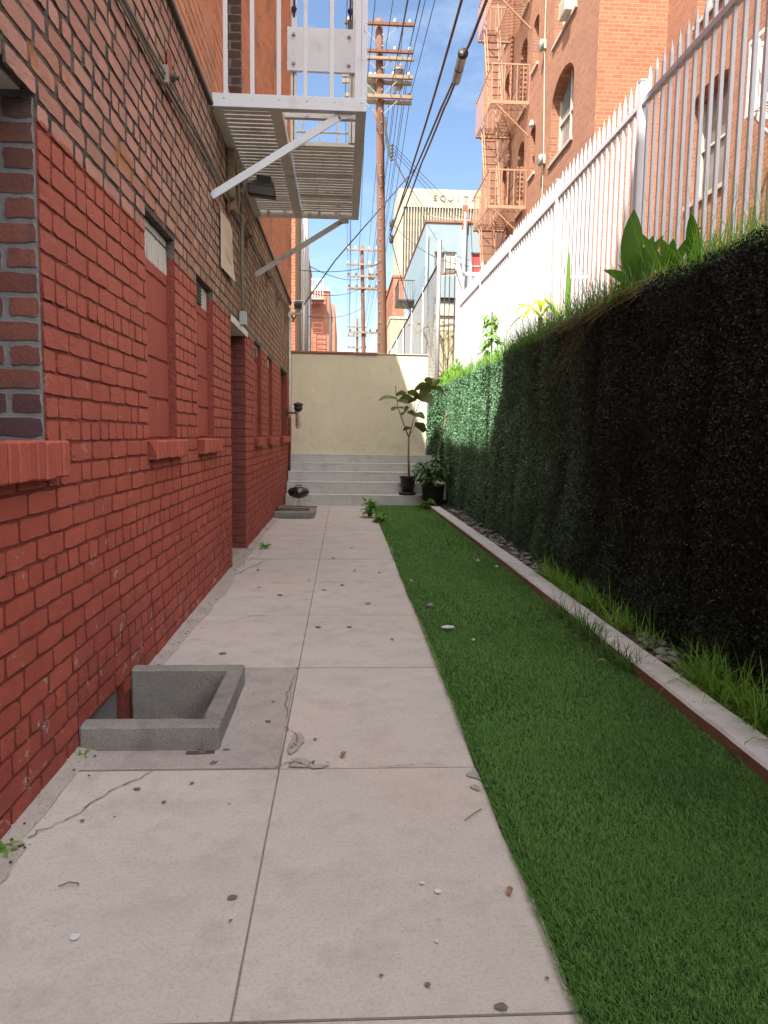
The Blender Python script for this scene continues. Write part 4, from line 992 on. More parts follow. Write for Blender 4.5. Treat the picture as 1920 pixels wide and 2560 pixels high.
# grass and plants on top of the wall
spots = []
for i in range(330):
    y_ = random.choice((random.uniform(3.1, 5.0), random.uniform(3.1, 16), random.uniform(8.0, 16), random.uniform(8., 16))); hh = 1.0 if y_ < 5 else .9
    spots.append((random.uniform(1.97, 2.35), y_, 2.25, hh * random.uniform(.5, 1.15) * (.8 if y_ > 8.5 else 1)))
spots += [(random.uniform(1.96, 2.4), random.uniform(8.5, 15.5), 2.24, random.uniform(.7, 1.5)) for i in range(260)]
tufts(spots, M['weed_green'], 'top_grass', 'bright green grass along the top of the hedge wall', 'grass', (.12, .32), .010, 12, .05, .7, 1.2, 'stuff')
spots = [(random.uniform(1.98, 2.2), random.uniform(4.9, 8.8), 2.25, random.uniform(.6, 1.3)) for i in range(230)]
tufts(spots, M['weed_dark'], 'wall_top_weeds', 'dark bushy weeds spilling over the middle of the hedge wall', 'weeds', (.16, .42), .007, 18, .06, 1.3, 1.2, 'stuff')
spots = [(random.uniform(2.0, 2.4), random.uniform(3.3, 5.2), 2.25, random.uniform(.9, 1.3)) for i in range(26)]
tufts(spots, M['weed_green'], 'tall_seed_grass', 'tall thin seed grass in front of the near pickets', 'grass', (.35, .75), .004, 5, .05, .5, .9, 'stuff')
m_ = MB()
for i in range(90):
    y0 = random.uniform(4.4, 6.9); l = random.uniform(.3, .8); p = Vector((2.0 + random.uniform(-.06, .06), y0, 2.28 + random.uniform(0, .06))); d = Vector((-.10 + random.uniform(-.12, .1), random.uniform(.7, 1.3), random.uniform(-.1, .12))); pts = []
    for q in range(7):
        pts.append(p.copy()); d = (d + Vector((random.gauss(0, .04), 0, -.05 * random.uniform(-.2, 1.5)))).normalized(); p = p + d * l / 6; p.x = min(p.x, 1.945 if p.z < 2.27 else p.x)
    m_.tube(pts, .0018, 3, False)
for i in range(8):
    y0 = 5.5 + i * .1; m_.tube([(1.97, y0, 2.29), (1.94, y0 + .25, 2.22), (1.92, y0 + .7 + i * .03, 2.0 - i * .03), (1.91, y0 + 1.1 + i * .06, 1.72 + random.uniform(-.1, .2))], .002, 3, False)
tag(m_.build('dry_grass_mat', M['straw']), 'dry straw-coloured grass trailing over the dark hedge wall', 'dry grass', kind='stuff')

def leafy(name, label, cat, loc, leaves, mat, stemmat='weed_dark', stems=()):
    o = thing(name, label, cat, loc)
    if stems:
        m_ = MB()
        for pts, r_ in stems: m_.tube(pts, r_, 6)
        m_.build('stem', M[stemmat], o)
    m_ = MB()
    for lf in leaves:
        vs, fs = ribbon(**lf); m_.add(vs, fs)
    m_.build('leaves', M[mat], o, True); return o
cx_, cy_ = 2.16, 5.55
lv = []
for (a, el, l, w, dr_) in ((4.4, 1.42, .44, .13, .15), (3.4, .75, .28, .13, .6), (4.0, .3, .22, .12, .8), (4.6, .9, .26, .12, .6), (1.4, 1.0, .28, .11, .5), (5.4, 1.1, .34, .12, .3), (5.9, .7, .26, .11, .8), (2.4, .3, .20, .11, .9), (2.2, 1.1, .28, .11, .5), (4.9, .3, .22, .10, 1.0), (5.0, 1.3, .36, .12, .2)):
    lv.append(dict(base=(cx_ + random.uniform(-.04, .04), cy_ + random.uniform(-.08, .08), 2.36 + random.uniform(0, .12)), d=(math.cos(a) * math.cos(el), math.sin(a) * math.cos(el), math.sin(el)), length=l * 1.15, w=w * 1.25, droop=dr_, segs=8, fold=.12, wp=OVAL))
leafy('canna_plant', 'broad-leaved dark green canna on top of the hedge wall by the near fence post', 'plant', (cx_, cy_, 2.25), lv, 'broad_leaf', stems=[([(cx_, cy_, 2.2), (cx_, cy_, 2.5)], .015)])
lv = []
for i in range(7):
    a = random.uniform(0, 6.28); lv.append(dict(base=(2.25 + random.uniform(-.1, .1), 4.9 + random.uniform(-.25, .25), 2.3), d=(math.cos(a) * .5, math.sin(a) * .5, 1), length=random.uniform(.35, .5), w=.09, droop=.7, segs=7, fold=.15, wp=OVAL))
leafy('broad_leaf_plant', 'lower broad-leaved plant in the grass behind the near pickets', 'plant', (2.25, 4.9, 2.25), lv, 'broad_leaf')
# yellow corn plant
lv = []
for i in range(11):
    a = i * 2.4; el = random.uniform(.5, 1.2); lv.append(dict(base=(2.24, 8.55, 2.62 + random.uniform(0, .12)), d=(math.cos(a) * math.cos(el), math.sin(a) * math.cos(el), math.sin(el)), length=random.uniform(.38, .55), w=.055, droop=2.2, segs=9, fold=.15, wp=OVAL))
leafy('corn_plant', 'yellow-green plant with drooping strap leaves before the white fence', 'plant', (2.24, 8.55, 2.25), lv, 'corn_leaf', 'bark', [([(2.24, 8.55, 2.2), (2.24, 8.55, 2.66)], .03)])
# spike
o = thing('agave_stalk', 'tall pointed green leaf stalk standing on the hedge wall', 'plant', (2.2, 7.2, 2.25)); m_ = MB()
vs, fs = ribbon((2.18, 7.3, 2.38), (-.05, -.12, 1), .75, .07, .05, 7, fold=.2, wp=lambda t: (1 - t) ** .5 * min(1, .4 + 2 * t)); m_.add(vs, fs)
vs, fs = ribbon((2.16, 7.35, 2.30), (-.3, .3, 1), .45, .13, .5, 7, fold=.2, wp=OVAL); m_.add(vs, fs); m_.build('leaves', M['vine_leaf'], o)
# heart-leaved vine
o = thing('climbing_vine', 'heart-leaved green vine climbing a stake before the white fence', 'vine', (2.2, 11.2, 2.25)); m_ = MB(); m_.tube([(2.22, 11.2, 2.2), (2.2, 11.2, 3.15)], .012, 6); m_.build('stake', M['bark'], o); m_ = MB()
for i in range(120):
    z_ = random.uniform(2.3, 3.12); a = random.uniform(0, 6.28); s_ = (3.5 - z_) * .12 + .05
    vs, fs = ribbon((2.2 + math.cos(a) * s_ * random.random(), 11.2 + math.sin(a) * s_ * random.random() * 1.5, z_), (math.cos(a) - .3, math.sin(a) - .4, .1), random.uniform(.08, .14), random.uniform(.08, .13), 1.6, 4, fold=.12, wp=HEART); m_.add(vs, fs)
m_.build('leaves', M['vine_leaf'], o)
def bush(name, label, c, r, n, ls, mat, cat='shrub'):
    m_ = MB()
    for i in range(n):
        v = Vector((random.gauss(0, 1), random.gauss(0, 1), abs(random.gauss(0, .9)))).normalized() * random.uniform(.3, 1) ** .6
        p = (c[0] + v.x * r[0], c[1] + v.y * r[1], c[2] + v.z * r[2]); vs, fs = ribbon(p, (v.x + random.gauss(0, .5), v.y + random.gauss(0, .5), v.z + random.gauss(0, .5)), ls * random.uniform(.6, 1.2), ls * .5, random.uniform(.2, 1.2), 3, fold=.15, wp=OVAL); m_.add(vs, fs)
    m2 = MB()
    for i in range(8):
        a = random.uniform(0, 6.28); m2.tube([(c[0], c[1], c[2] - .05), (c[0] + math.cos(a) * r[0] * .5, c[1] + math.sin(a) * r[1] * .5, c[2] + r[2] * .8)], .006, 4)
    o = thing(name, label, cat, c); m_.build('leaves', M[mat], o); m2.build('stem', M['weed_dark'], o); return o
bush('leafy_bush', 'light green bush on the wall top left of the yellow plant', (2.22, 8.9, 2.24), (.14, .35, .26), 110, .10, 'vine_leaf')
bush('pale_bush', 'pale weed bush on the wall top between vine and yellow plant', (2.22, 10.0, 2.24), (.12, .5, .28), 110, .09, 'vine_leaf')
bush('corner_bush', 'green bush at the far end of the hedge wall under the black bars', (2.2, 15.0, 2.2), (.22, .7, .55), 220, .14, 'vine_leaf')
bush('dark_bush', 'dark green bush on the wall top beside the tall pointed leaf', (2.14, 7.6, 2.24), (.12, .5, .24), 160, .09, 'weed_dark')
m_ = MB(); m_.box(2.02, 2.28, 15.7, 16.1, 2.24, 2.5, .01); tag(m_.build('planter_box', M['black_plastic']), 'dark planter box behind the far end of the hedge', 'planter')

# ================================================================== POTTED PLANTS
fp = thing('potted_fig', 'tall fiddle-leaf fig in a black plastic pot on the first step', 'potted plant', (1.2, 13.63, .195))
px, py = 1.20, 13.64
m_ = MB(); m_.lathe([(.10, .0), (.155, .005), (.16, .05), (.145, .055)], (px - .01, py, .197), 22); m_.lathe([(.10, .05), (.125, .18), (.15, .32), (.16, .325), (.16, .345), (.14, .345), (.135, .30)], (px, py, .2), 22); m_.build('pot', M['black_plastic'], fp, True)
m_ = MB(); m_.lathe([(.0, .31), (.138, .31)], (px, py, .2), 16, cap=False); m_.build('potting_soil', M['soil'], fp)
jt = Vector((px + .0, py, 1.26)); b1 = Vector((px - .14, py - .02, 1.60)); b2 = Vector((px - .25, py, 2.02)); c1 = Vector((px + .10, py, 1.66)); c2 = Vector((px + .20, py - .03, 1.95)); c3 = Vector((px + .09, py + .02, 1.93)); c4 = Vector((px + .40, py - .05, 2.15))
m_ = MB(); m_.tube([(px + .02, py, .5), (px, py, .9), jt], [.022, .018, .016], 8); m_.tube([jt, b1, (px - .20, py, 1.78), b2], [.013, .010, .008, .006], 6); m_.tube([jt, c1, c2, c4], [.013, .009, .007, .006], 6); m_.tube([c1, c3], .006, 5); m_.tube([b1, (px - .08, py, 1.72)], .005, 5); m_.tube([jt + Vector((.02, 0, .05)), (px + .13, py, 1.48)], .005, 5); m_.build('trunk', M['bark'], fp, True)
LP = lambda t: max(.05, (.35 + .75 * t if t < .75 else .91 * math.sqrt(max(0, (1 - t) / .25))))
m_ = MB()
for (b, d, l, w, dr_) in ((b2, (-.1, -.2, 1), .19, .13, .3), (b2, (.9, .1, .6), .2, .10, .6), (b2 + Vector((0, 0, -.06)), (-1, 0, .45), .34, .12, 1.0), (b2 + Vector((.02, 0, -.1)), (.9, -.2, .15), .22, .1, .5), (Vector((px - .2, py, 1.80)), (-1, -.3, -.1), .16, .08, .4), (Vector((px - .2, py, 1.80)), (1, -.3, .1), .1, .06, .4),
    (c3, (-1, -.1, .6), .28, .17, .7), (c3, (.1, -.5, .8), .18, .14, .7), (c3, (-1, -.3, -.1), .16, .07, .3), (c2, (1, -.3, .3), .26, .20, .8), (c2, (.4, -.3, 1), .3, .2, .4), (c2, (-.8, -.3, .9), .3, .14, .6), (c4, (-.7, -.2, .4), .34, .17, .9), (c4, (-.3, -.3, .9), .26, .13, .8), (c4, (.8, -.3, .2), .28, .18, 1.2), (c4, (.5, -.2, .9), .22, .1, .5), (c4, (.1, -.1, 1), .2, .08, .2),
    (Vector((px + .10, py, 1.50)), (1, -.2, -.2), .24, .17, .5), (c1, (1, -.2, .3), .2, .16, .8), (Vector((px + .03, py, 1.42)), (-1, -.3, .2), .16, .11, .7), (c1, (-.5, -.3, .7), .17, .10, .9), (Vector((px + .13, py, 1.48)), (.9, -.3, .0), .24, .16, .9), (Vector((px - .08, py, 1.72)), (-.6, -.2, -.3), .1, .05, .2), (Vector((px - .08, py, 1.72)), (.2, -.2, .9), .13, .08, .9)):
    vs, fs = ribbon(b, d, l, w * 1.25, dr_, 7, fold=.10, wp=LP, twist=random.choice((-1, 1)) * random.uniform(.7, 1.4)); m_.add(vs, fs)
m_.build('leaves', M['fig_leaf'], fp, True)
sp2 = thing('potted_shrub', 'bushy dark green shrub in a low dark pot beside the fig', 'potted plant', (1.62, 13.3, .03))
m_ = MB(); m_.lathe([(.13, .0), (.19, .10), (.20, .34), (.215, .345), (.215, .37), (.19, .37), (.18, .32)], (1.62, 13.25, .04), 22); m_.build('pot', M['black_plastic'], sp2, True)
m_ = MB()
for i in range(330):
    v = Vector((random.gauss(0, 1), random.gauss(0, 1), random.gauss(0, .8))).normalized() * random.uniform(.35, 1); p = (1.60 + v.x * .33, 13.22 + v.y * .28, .66 + v.z * .27)
    vs, fs = ribbon(p, (v.x + random.gauss(0, .4), v.y + random.gauss(0, .4) - .3, v.z * .5 + random.gauss(0, .4)), random.uniform(.08, .15), random.uniform(.05, .08), .9, 4, fold=.15, wp=OVAL); m_.add(vs, fs)
m_.build('leaves', M['shrub_leaf'], sp2)
m_ = MB()
for i in range(9): a = i * .7; m_.tube([(1.62, 13.25, .36), (1.62 + .18 * math.cos(a), 13.25 + .18 * math.sin(a), .75)], .006, 4)
m_.build('stem', M['weed_dark'], sp2)
tl = thing('garden_stake', 'thin grey wooden stake leaning on the hedge wall by the pots', 'stake', (1.8, 13.7, .2)); m_ = MB(); m_.tube([(1.66, 13.75, .45), (1.93, 13.85, 1.75)], .012, 6); m_.build('stick', M['arm_wood'], tl)

# ================================================================== WHITE PICKET FENCE
WF = thing('white_fence', 'tall white steel fence with pointed pickets on top of the right wall', 'fence', (2.5, 9, 2.25))
fw = M['fence_white']; FX = 2.5
posts = [1.55, 4.0, 6.45, 8.9, 11.35, 13.8, 16.25]
for y_ in posts:
    m_ = MB(); m_.box(FX - .035, FX + .035, y_ - .035, y_ + .035, 2.2, 4.28, .004); m_.box(FX - .038, FX + .038, y_ - .038, y_ + .038, 4.28, 4.295, .003); m_.build('post', fw, WF)
for a, b in zip(posts, posts[1:]):
    for z_ in (4.08, 2.50):
        m_ = MB(); m_.box(FX - .024, FX + .024, a + .036, b - .036, z_, z_ + .052, .003); m_.build('rail', fw, WF)
pick = MB(); x, y_ = FX, 0; w = .0135
pick.box(x - w, x + w, -w, w, 2.40, 4.25, .002); pick.add([(x - w, -w, 4.25), (x + w, -w, 4.25), (x + w, w, 4.25), (x - w, w, 4.25), (x, 0, 4.36)], [(0, 1, 4), (1, 2, 4), (2, 3, 4), (3, 0, 4)])
pk0 = pick.build('picket', fw, WF); base_y = pk0.location.y
first = True; allp = []
for a, b in zip(posts, posts[1:]):
    n = 18
    for i in range(1, n): allp.append(a + (b - a) * i / n)
allp = [q for q in allp if q > 3.9]
# pk0 mesh is centred at world y=0
near = allp[:100]; rest = allp[100:]
pk0.location.y = near[0]
for q in near[1:]:
    c_ = pk0.copy(); C.objects.link(c_); c_.parent = WF; c_.location.y = q
m_ = MB()
for q in rest: m_.box(FX - w, FX + w, q - w, q + w, 2.40, 4.25); m_.add([(x - w, q - w, 4.25), (x + w, q - w, 4.25), (x + w, q + w, 4.25), (x - w, q + w, 4.25), (x, q, 4.36)], [(0, 1, 4), (1, 2, 4), (2, 3, 4), (3, 0, 4)])
if rest: o = m_.build('picket_rest', fw, WF); o.name = 'picket_row'; o['kind'] = 'stuff'
# return across the yard
RF = thing('return_fence', 'white fence section running right from the far end of the long fence', 'fence', (4, 16.4, 2.25))
m_ = MB(); m_.box(2.42, 2.54, 16.36, 16.48, 2.2, 5.02, .004); m_.build('post', fw, RF); m_ = MB(); m_.box(2.54, 6.6, 16.40, 16.45, 4.76, 4.84, .003); m_.build('rail', fw, RF)
m_ = MB(); m_.box(2.54, 6.6, 16.40, 16.45, 2.6, 2.66, .003); m_.build('rail', fw, RF)
for i in range(14):
    xx = 2.72 + i * .27; m_ = MB(); m_.box(xx - .022, xx + .022, 16.39, 16.43, 2.4, 4.98, .003); m_.add([(xx - .035, 16.41, 4.98), (xx, 16.38, 4.99), (xx + .035, 16.41, 4.98), (xx, 16.44, 4.99), (xx, 16.41, 5.10)], [(0, 1, 4), (1, 2, 4), (2, 3, 4), (3, 0, 4)]); m_.build('picket', fw, RF)
# black bars panel
BB = thing('iron_bars', 'narrow panel of thin black bars with rusty rails beside the galvanised post', 'iron bars', (2.3, 16.45, 2.3))
for z_ in (3.72, 4.83):
    m_ = MB(); m_.bar((2.10, 16.5, z_ - .03), (2.46, 16.42, z_ + .02), .045, .05, b=.004); m_.build('rail', M['bark'], BB)
for xx in (2.18, 2.28, 2.39):
    m_ = MB(); m_.tube([(xx, 16.44, 2.2), (xx, 16.44, 5.15)], .012, 6); m_.build('bar', M['dark_metal'], BB)

# chain link fence beyond
CL = thing('chain_link_fence', 'chain-link fence on galvanised posts running away behind the cream wall', 'fence', (2.1, 25, 2.2))
gv = M['galvanised']
for y_ in (16.9, 20.2, 23.5, 26.8, 30.1, 33.4, 36.7):
    m_ = MB(); m_.tube([(2.1, y_, .9), (2.1, y_, 5.22 if y_ > 17 else 5.62)], .05 if y_ < 17 else .03, 10); m_.build('post', gv, CL, True)
m_ = MB(); m_.tube([(2.1, 16.9, 5.14), (2.1, 36.8, 5.12)], .022, 6); m_.build('top_rail', M['bark'], CL)
m_ = MB(); sp = .10; hh = 4.1
for i in range(int(20 / sp)):
    y0 = 16.9 + i * sp; y1 = y0 + hh * .6
    if y1 < 37: m_.bar((2.1, y0, 1.0), (2.1, y1, 5.1), .006, .006); m_.bar((2.105, y1, 1.0), (2.105, y0, 5.1), .006, .006)
for i in range(int(hh * .6 / sp)):
    y0 = 16.9 + i * sp; f = (i * sp) / (hh * .6); m_.bar((2.1, 16.9, 5.1 - hh * f), (2.1, y0, 5.1), .004, .004); m_.bar((2.105, 16.9, 1.0 + hh * f), (2.105, y0, 1.0), .004, .004)
simple('mesh_grey', (.22, .23, .23), None, 5, .6); m_.build('wire_mesh', M['mesh_grey'], CL)

# bare twiggy tree behind the chain link
BT = thing('bare_tree', 'bare twiggy tree behind the chain-link fence', 'tree', (3.2, 20, 2.2)); m_ = MB()
def branch(p, d, l, r_, depth, tips):
    q = p + d * l; m_.tube([p, (p + q) / 2 + Vector((random.gauss(0, l * .05), random.gauss(0, l * .05), 0)), q], [r_, r_ * .85, r_ * .65], 5, False)
    if depth == 0: tips.append(q); return
    for i in range(random.choice((2, 3, 3))):
        nd = (d + Vector((random.gauss(0, .38), random.gauss(0, .38), random.uniform(-.05, .35)))).normalized(); branch(q, nd, l * random.uniform(.6, .9), r_ * .6, depth - 1, tips)
tips = []
for i in range(6):
    m_ = MB(); branch(Vector((2.75 + random.uniform(-.35, .35), 19.5 + random.uniform(-1, 1), 2.0)), Vector((random.gauss(0, .3), random.gauss(0, .3), 1)).normalized(), .75, .03, 4, tips); m_.build('trunk', M['straw'], BT)
m_ = MB()
for q in random.sample(tips, min(len(tips), 90)):
    vs, fs = ribbon(q, (random.gauss(0, 1), random.gauss(0, 1), .1), .12, .06, .8, 3, fold=.1, wp=OVAL); m_.add(vs, fs)
m_.build('crown', M['weed_dark'], BT)
bush('yard_bush', 'low green bush behind the foot of the chain-link fence', (2.6, 19.0, 2.0), (.4, 1.8, .9), 380, .16, 'weed_dark')

# ================================================================== RIGHT BRICK BUILDING
RB = thing('tall_brick_building', 'tall orange brick building on the right with arched windows', 'building', (6, 20, 2)); RX = 5.3; RXN = 6.78
FL = [2.21, 5.13, 8.05, 10.97, 13.89, 16.81]
RO = []; AR = []
for f in FL:
    RO.append((17.95, 19.85, f + .28, f + 2.22)); AR.append(.55)
    RO.append((21.45, 22.05, f + .68, f + 2.02)); AR.append(.16)
    RO.append((22.75, 23.6, f + .05, f + 2.10)); AR.append(.3)
    RO.append((25.0, 26.0, f + .4, f + 2.2)); AR.append(.35)
PR = lambda u, v, d: (RX + d, u, v)
m_ = MB(); wall_plane(m_, PR, 16.3, 29.8, 1.5, 20, RO, .30, AR)
m_.build('side_wall', M['right_brick'], RB)
m_ = MB(); m_.add([(RX, 16.3, 1.5), (RXN, 16.3, 1.5), (RXN, 16.3, 20), (RX, 16.3, 20)], [(0, 1, 2, 3)]); m_.add([(RX, 29.8, 1.5), (14, 29.8, 1.5), (14, 29.8, 20), (RX, 29.8, 20)], [(0, 1, 2, 3)]); m_.add([(RX, 16.3, 20), (14, 16.3, 20), (14, 29.8, 20), (RX, 29.8, 20)], [(0, 1, 2, 3)]); m_.build('front_return', M['right_brick_face'], RB)
NO = []; NA = []
for f in (1.4, 4.2 + .0, 7.3):
    NO.append((13.5, 14.85, f + 1.3, f + 3.4)); NA.append(.2)
    NO.append((9.6, 10.9, f + 1.0, f + 3.0)); NA.append(.3)
NO = [(13.45, 14.95, 5.9, 7.95), (13.45, 14.95, 9.3, 11.3), (13.45, 14.95, 2.7, 4.7), (9.4, 10.9, 5.6, 7.9), (9.4, 10.9, 9.1, 11.2)]; NA = [.18] * 5
PN = lambda u, v, d: (RXN + d, u, v)
m_ = MB(); wall_plane(m_, PN, 3, 16.3, 1.5, 20, NO, .3, NA); m_.add([(RXN, 3, 1.5), (14, 3, 1.5), (14, 3, 20), (RXN, 3, 20)], [(0, 1, 2, 3)]); m_.add([(RXN, 3, 20), (14, 3, 20), (14, 16.3, 20), (RXN, 16.3, 20)], [(0, 1, 2, 3)]); m_.build('near_wall', M['right_brick'], RB)
simple('window_sill', (.44, .36, .29), (.36, .29, .23), 6, .85)
simple('arch_red', (.47, .17, .10), (.36, .13, .08), 9, .85)
def rwin(a, b, p, q, X0, big=False, door=False):
    m_ = MB(); m_.box(X0 + .27, X0 + .30, a, b, p, q); w_ = m_.build('window', M['window_glass'] if not door else M['dark_metal'], RB)
    m_ = MB(); t = .05; x0, x1 = X0 + .22, X0 + .268
    m_.box(x0, x1, a, a + t, p, q); m_.box(x0, x1, b - t, b, p, q); m_.box(x0, x1, a + t, b - t, p, p + t); m_.box(x0 + .003, x1, a + t, b - t, (p + q) / 2 - .02, (p + q) / 2 + .02)
    if big: m_.box(x0 + .002, x1, (a + b) / 2 - .02, (a + b) / 2 + .02, p + t, q)
    m_.build('frame', M['vinyl_tan'], w_)
    m_ = MB(); m_.box(X0 - .05, X0 + .22, a - .06, b + .06, p - .09, p - .002, .006); m_.build('window_sill', M['window_sill'], RB)
for i, (a, b, p, q) in enumerate(RO):
    if p < 4.0: continue
    rwin(a, b, p, q, RX, i % 4 == 0, i % 4 == 2)
for (a, b, p, q) in NO: rwin(a, b, p, q, RXN)
ac = thing('window_air_conditioner', 'white air conditioner sticking out of the upper arched window', 'air conditioner', (5.2, 18.4, 11.6)); m_ = MB(); m_.box(5.10, 5.5, 18.2, 18.75, 11.28, 11.66, .01); m_.build('case', M['white_cloth'], ac); m_ = MB()
for i in range(8): m_.box(5.092, 5.10, 18.25, 18.7, 11.32 + i * .04, 11.335 + i * .04)
m_.build('grille', M['vinyl_tan'], ac)
for (y_, z_, lb) in ((20.65, 11.67, 'upper round grey alarm bell on the right brick wall'), (20.33, 8.63, 'lower round grey alarm bell on the right brick wall')):
    o = thing('alarm_bell', lb, 'alarm bell', (5.25, y_, z_)); m_ = MB(); m_.lathe([(.04, 0), (.04, -.09), (.13, -.09), (.16, -.12), (.15, -.16), (.08, -.19), (.0, -.195)], (5.3, y_, z_), 18, ax='x'); m_.build('bell', M['galvanised'], o, True); m_ = MB(); m_.box(5.19, 5.3, y_ - .07, y_ + .07, z_ - .1, z_ + .14, .01); m_.build('bracket', M['vinyl_tan'], o)
o = thing('facade_cable', 'thin pale cable hanging down the right brick wall past the bells', 'cable', (5.27, 20.5, 10)); m_ = MB(); m_.tube([(5.27, 20.7, 19), (5.27, 20.66, 11.9), (5.27, 20.5, 10.2), (5.27, 20.36, 8.8), (5.27, 20.4, 6)], .012, 5); m_.build('cable_run', M['vinyl_tan'], o)
for (y_, z_, lb) in ((21.6, 10.0, 'upper small white wall lamp between the bell and the fire escape'), (21.4, 7.0, 'lower small white wall lamp near the fence top')):
    o = thing('wall_lamp', lb, 'lamp', (5.2, y_, z_)); m_ = MB(); m_.lathe([(.02, .16), (.05, .1), (.10, .0), (.03, -.01)], (5.22, y_, z_), 12); m_.build('shade', M['white_cloth'], o, True); m_ = MB(); m_.box(5.22, 5.3, y_ - .03, y_ + .03, z_ + .04, z_ + .1); m_.build('arm', M['dark_metal'], o)

TF = thing('tan_fire_escape', 'tan painted iron fire escape zigzagging up the right brick building', 'fire escape', (4.7, 23.5, 2.2)); tp = M['tan_paint']
TX0, TX1, TY0, TY1 = 4.18, 5.29, 22.3, 24.9
for i, f in enumerate(FL[:5]):
    z_ = f
    m_ = MB(); m_.box(TX0, TX1, TY0, TY0 + .012, z_ - .09, z_ + .0); m_.box(TX0, TX1, TY1 - .012, TY1, z_ - .09, z_); m_.box(TX0, TX0 + .012, TY0 + .012, TY1 - .012, z_ - .09, z_); m_.box(TX0 + .5, TX0 + .512, TY0 + .012, TY1 - .012, z_ - .08, z_ - .01)
    y_ = TY0 + .05
    while y_ < TY1 - .05:
        x0 = TX0 + .02 if (y_ < 22.9 or y_ > 24.2) else TX0 + .52
        m_.box(x0, TX1, y_, y_ + .035, z_ - .012, z_ - .004); y_ += .08
    m_.build('platform', tp, TF)
    m_ = MB()
    m_.box(TX0, TX1, TY0, TY0 + .03, z_ + .98, z_ + 1.02); m_.box(TX0, TX0 + .03, TY0 + .03, TY1, z_ + .98, z_ + 1.02); m_.box(TX0 + .03, TX1, TY1 - .03, TY1, z_ + .98, z_ + 1.02)
    for k_ in range(7): xx = TX0 + .01 + k_ * .18; m_.box(xx, xx + .022, TY0 + .004, TY0 + .02, z_, z_ + .98)
    for k_ in range(15): yy = TY0 + .05 + k_ * .18; m_.box(TX0 + .004, TX0 + .018, yy, yy + .02, z_, z_ + .98)
    for k_ in range(7): xx = TX0 + .01 + k_ * .18; m_.box(xx, xx + .02, TY1 - .02, TY1 - .006, z_, z_ + .98)
    m_.build('railing', tp, TF)
    for yy in (TY0 + .03, TY1 - .05):
        m_ = MB(); m_.bar((TX0 + .15, yy, z_ - .1), (TX1 + .005, yy, z_ - .95), .045, .03, b=.003); m_.build('brace', tp, TF)
    if i < 4:
        za, zb = z_, FL[i + 1]
        m_ = MB(); ya, yb = 23.0, 24.15; xa, xb = TX0 + .06, TX0 + .46
        for xx in (xa, xb):
            m_.bar((xx, ya, za), (xx, yb, zb), .03, .06); m_.tube([(xx, ya - .1, za + .1), (xx, ya - .05, za + .75), (xx, yb - .05, zb + .7)], .014, 6)
        m_.build('ladder_rail', tp, TF)
        for k_ in range(1, 11):
            m_ = MB(); t = k_ / 11; m_.box(xa, xb, ya + (yb - ya) * t - .05, ya + (yb - ya) * t + .05, za + (zb - za) * t, za + (zb - za) * t + .015); m_.build('tread', tp, TF)
m_ = MB(); m_.tube([(5.22, 24.6, 2.2), (5.22, 24.6, 19)], .05, 8); m_.build('standpipe', M['terracotta'], TF)
# second, cream fire escape by the near wall
NF = thing('cream_fire_escape', 'cream iron fire escape platform on the near part of the right building', 'fire escape', (6.4, 10.5, 6))
m_ = MB(); m_.box(5.9, 6.77, 11.2, 11.22, 6.03, 6.15); m_.box(5.9, 5.92, 8.5, 11.2, 6.03, 6.15); y_ = 8.5
while y_ < 11.15: m_.box(5.92, 6.77, y_, y_ + .04, 6.12, 6.13); y_ += .09
m_.build('platform', M['white_paint_old'], NF)
m_ = MB(); m_.box(5.9, 6.77, 11.18, 11.22, 7.05, 7.11); m_.box(5.9, 5.94, 8.5, 11.18, 7.05, 7.11)
for k_ in range(6): m_.box(5.9 + k_ * .17, 5.93 + k_ * .17, 11.19, 11.21, 6.15, 7.05)
for k_ in range(15): m_.box(5.905, 5.925, 8.6 + k_ * .18, 8.63 + k_ * .18, 6.15, 7.05)
m_.build('railing', M['white_paint_old'], NF); m_ = MB(); m_.bar((5.98, 11.1, 6.03), (6.77, 11.1, 5.2), .05, .03); m_.build('brace', M['white_paint_old'], NF)

# ================================================================== DISTANT BUILDINGS
BL = thing('blue_building', 'pale blue stucco building with cream lower storey beyond the fence', 'building', (6, 38, 1))
bw = [(4.0, 5.0, 8.45, 9.50), (5.66, 6.6, 8.45, 9.50), (4.0, 5.0, 6.0, 7.5), (5.9, 6.8, 6.0, 7.4)]
PB = lambda u, v, d: (u, 34 + d, v)
m_ = MB(); wall_plane(m_, PB, 3.6, 14, 6.7, 10.75, [bw[0], bw[1], (4.0, 5.0, 6.7, 7.5), (5.9, 6.8, 6.7, 7.4)], .15); m_.add([(3.6, 34, 6.7), (3.6, 46, 6.7), (3.6, 46, 10.75), (3.6, 34, 10.75)], [(0, 1, 2, 3)]); m_.add([(3.6, 34, 10.75), (14, 34, 10.75), (14, 46, 10.75), (3.6, 46, 10.75)], [(0, 1, 2, 3)]); m_.build('wall', M['blue_stucco'], BL)
m_ = MB(); m_.box(3.62, 14, 34.16, 45.9, .5, 6.69); wall_plane(m_, PB, 3.6, 14, .5, 6.7, [(4.0, 5.0, 6.0, 6.7), (5.9, 6.8, 6.0, 6.7)], .15); m_.build('lower_wall', M['beige_stucco'], BL)
m_ = MB(); m_.box(3.56, 14, 33.95, 34.1, 10.75, 10.83); m_.box(3.56, 3.66, 34.1, 46, 10.75, 10.83); m_.build('roof_edge', M['terracotta'], BL)
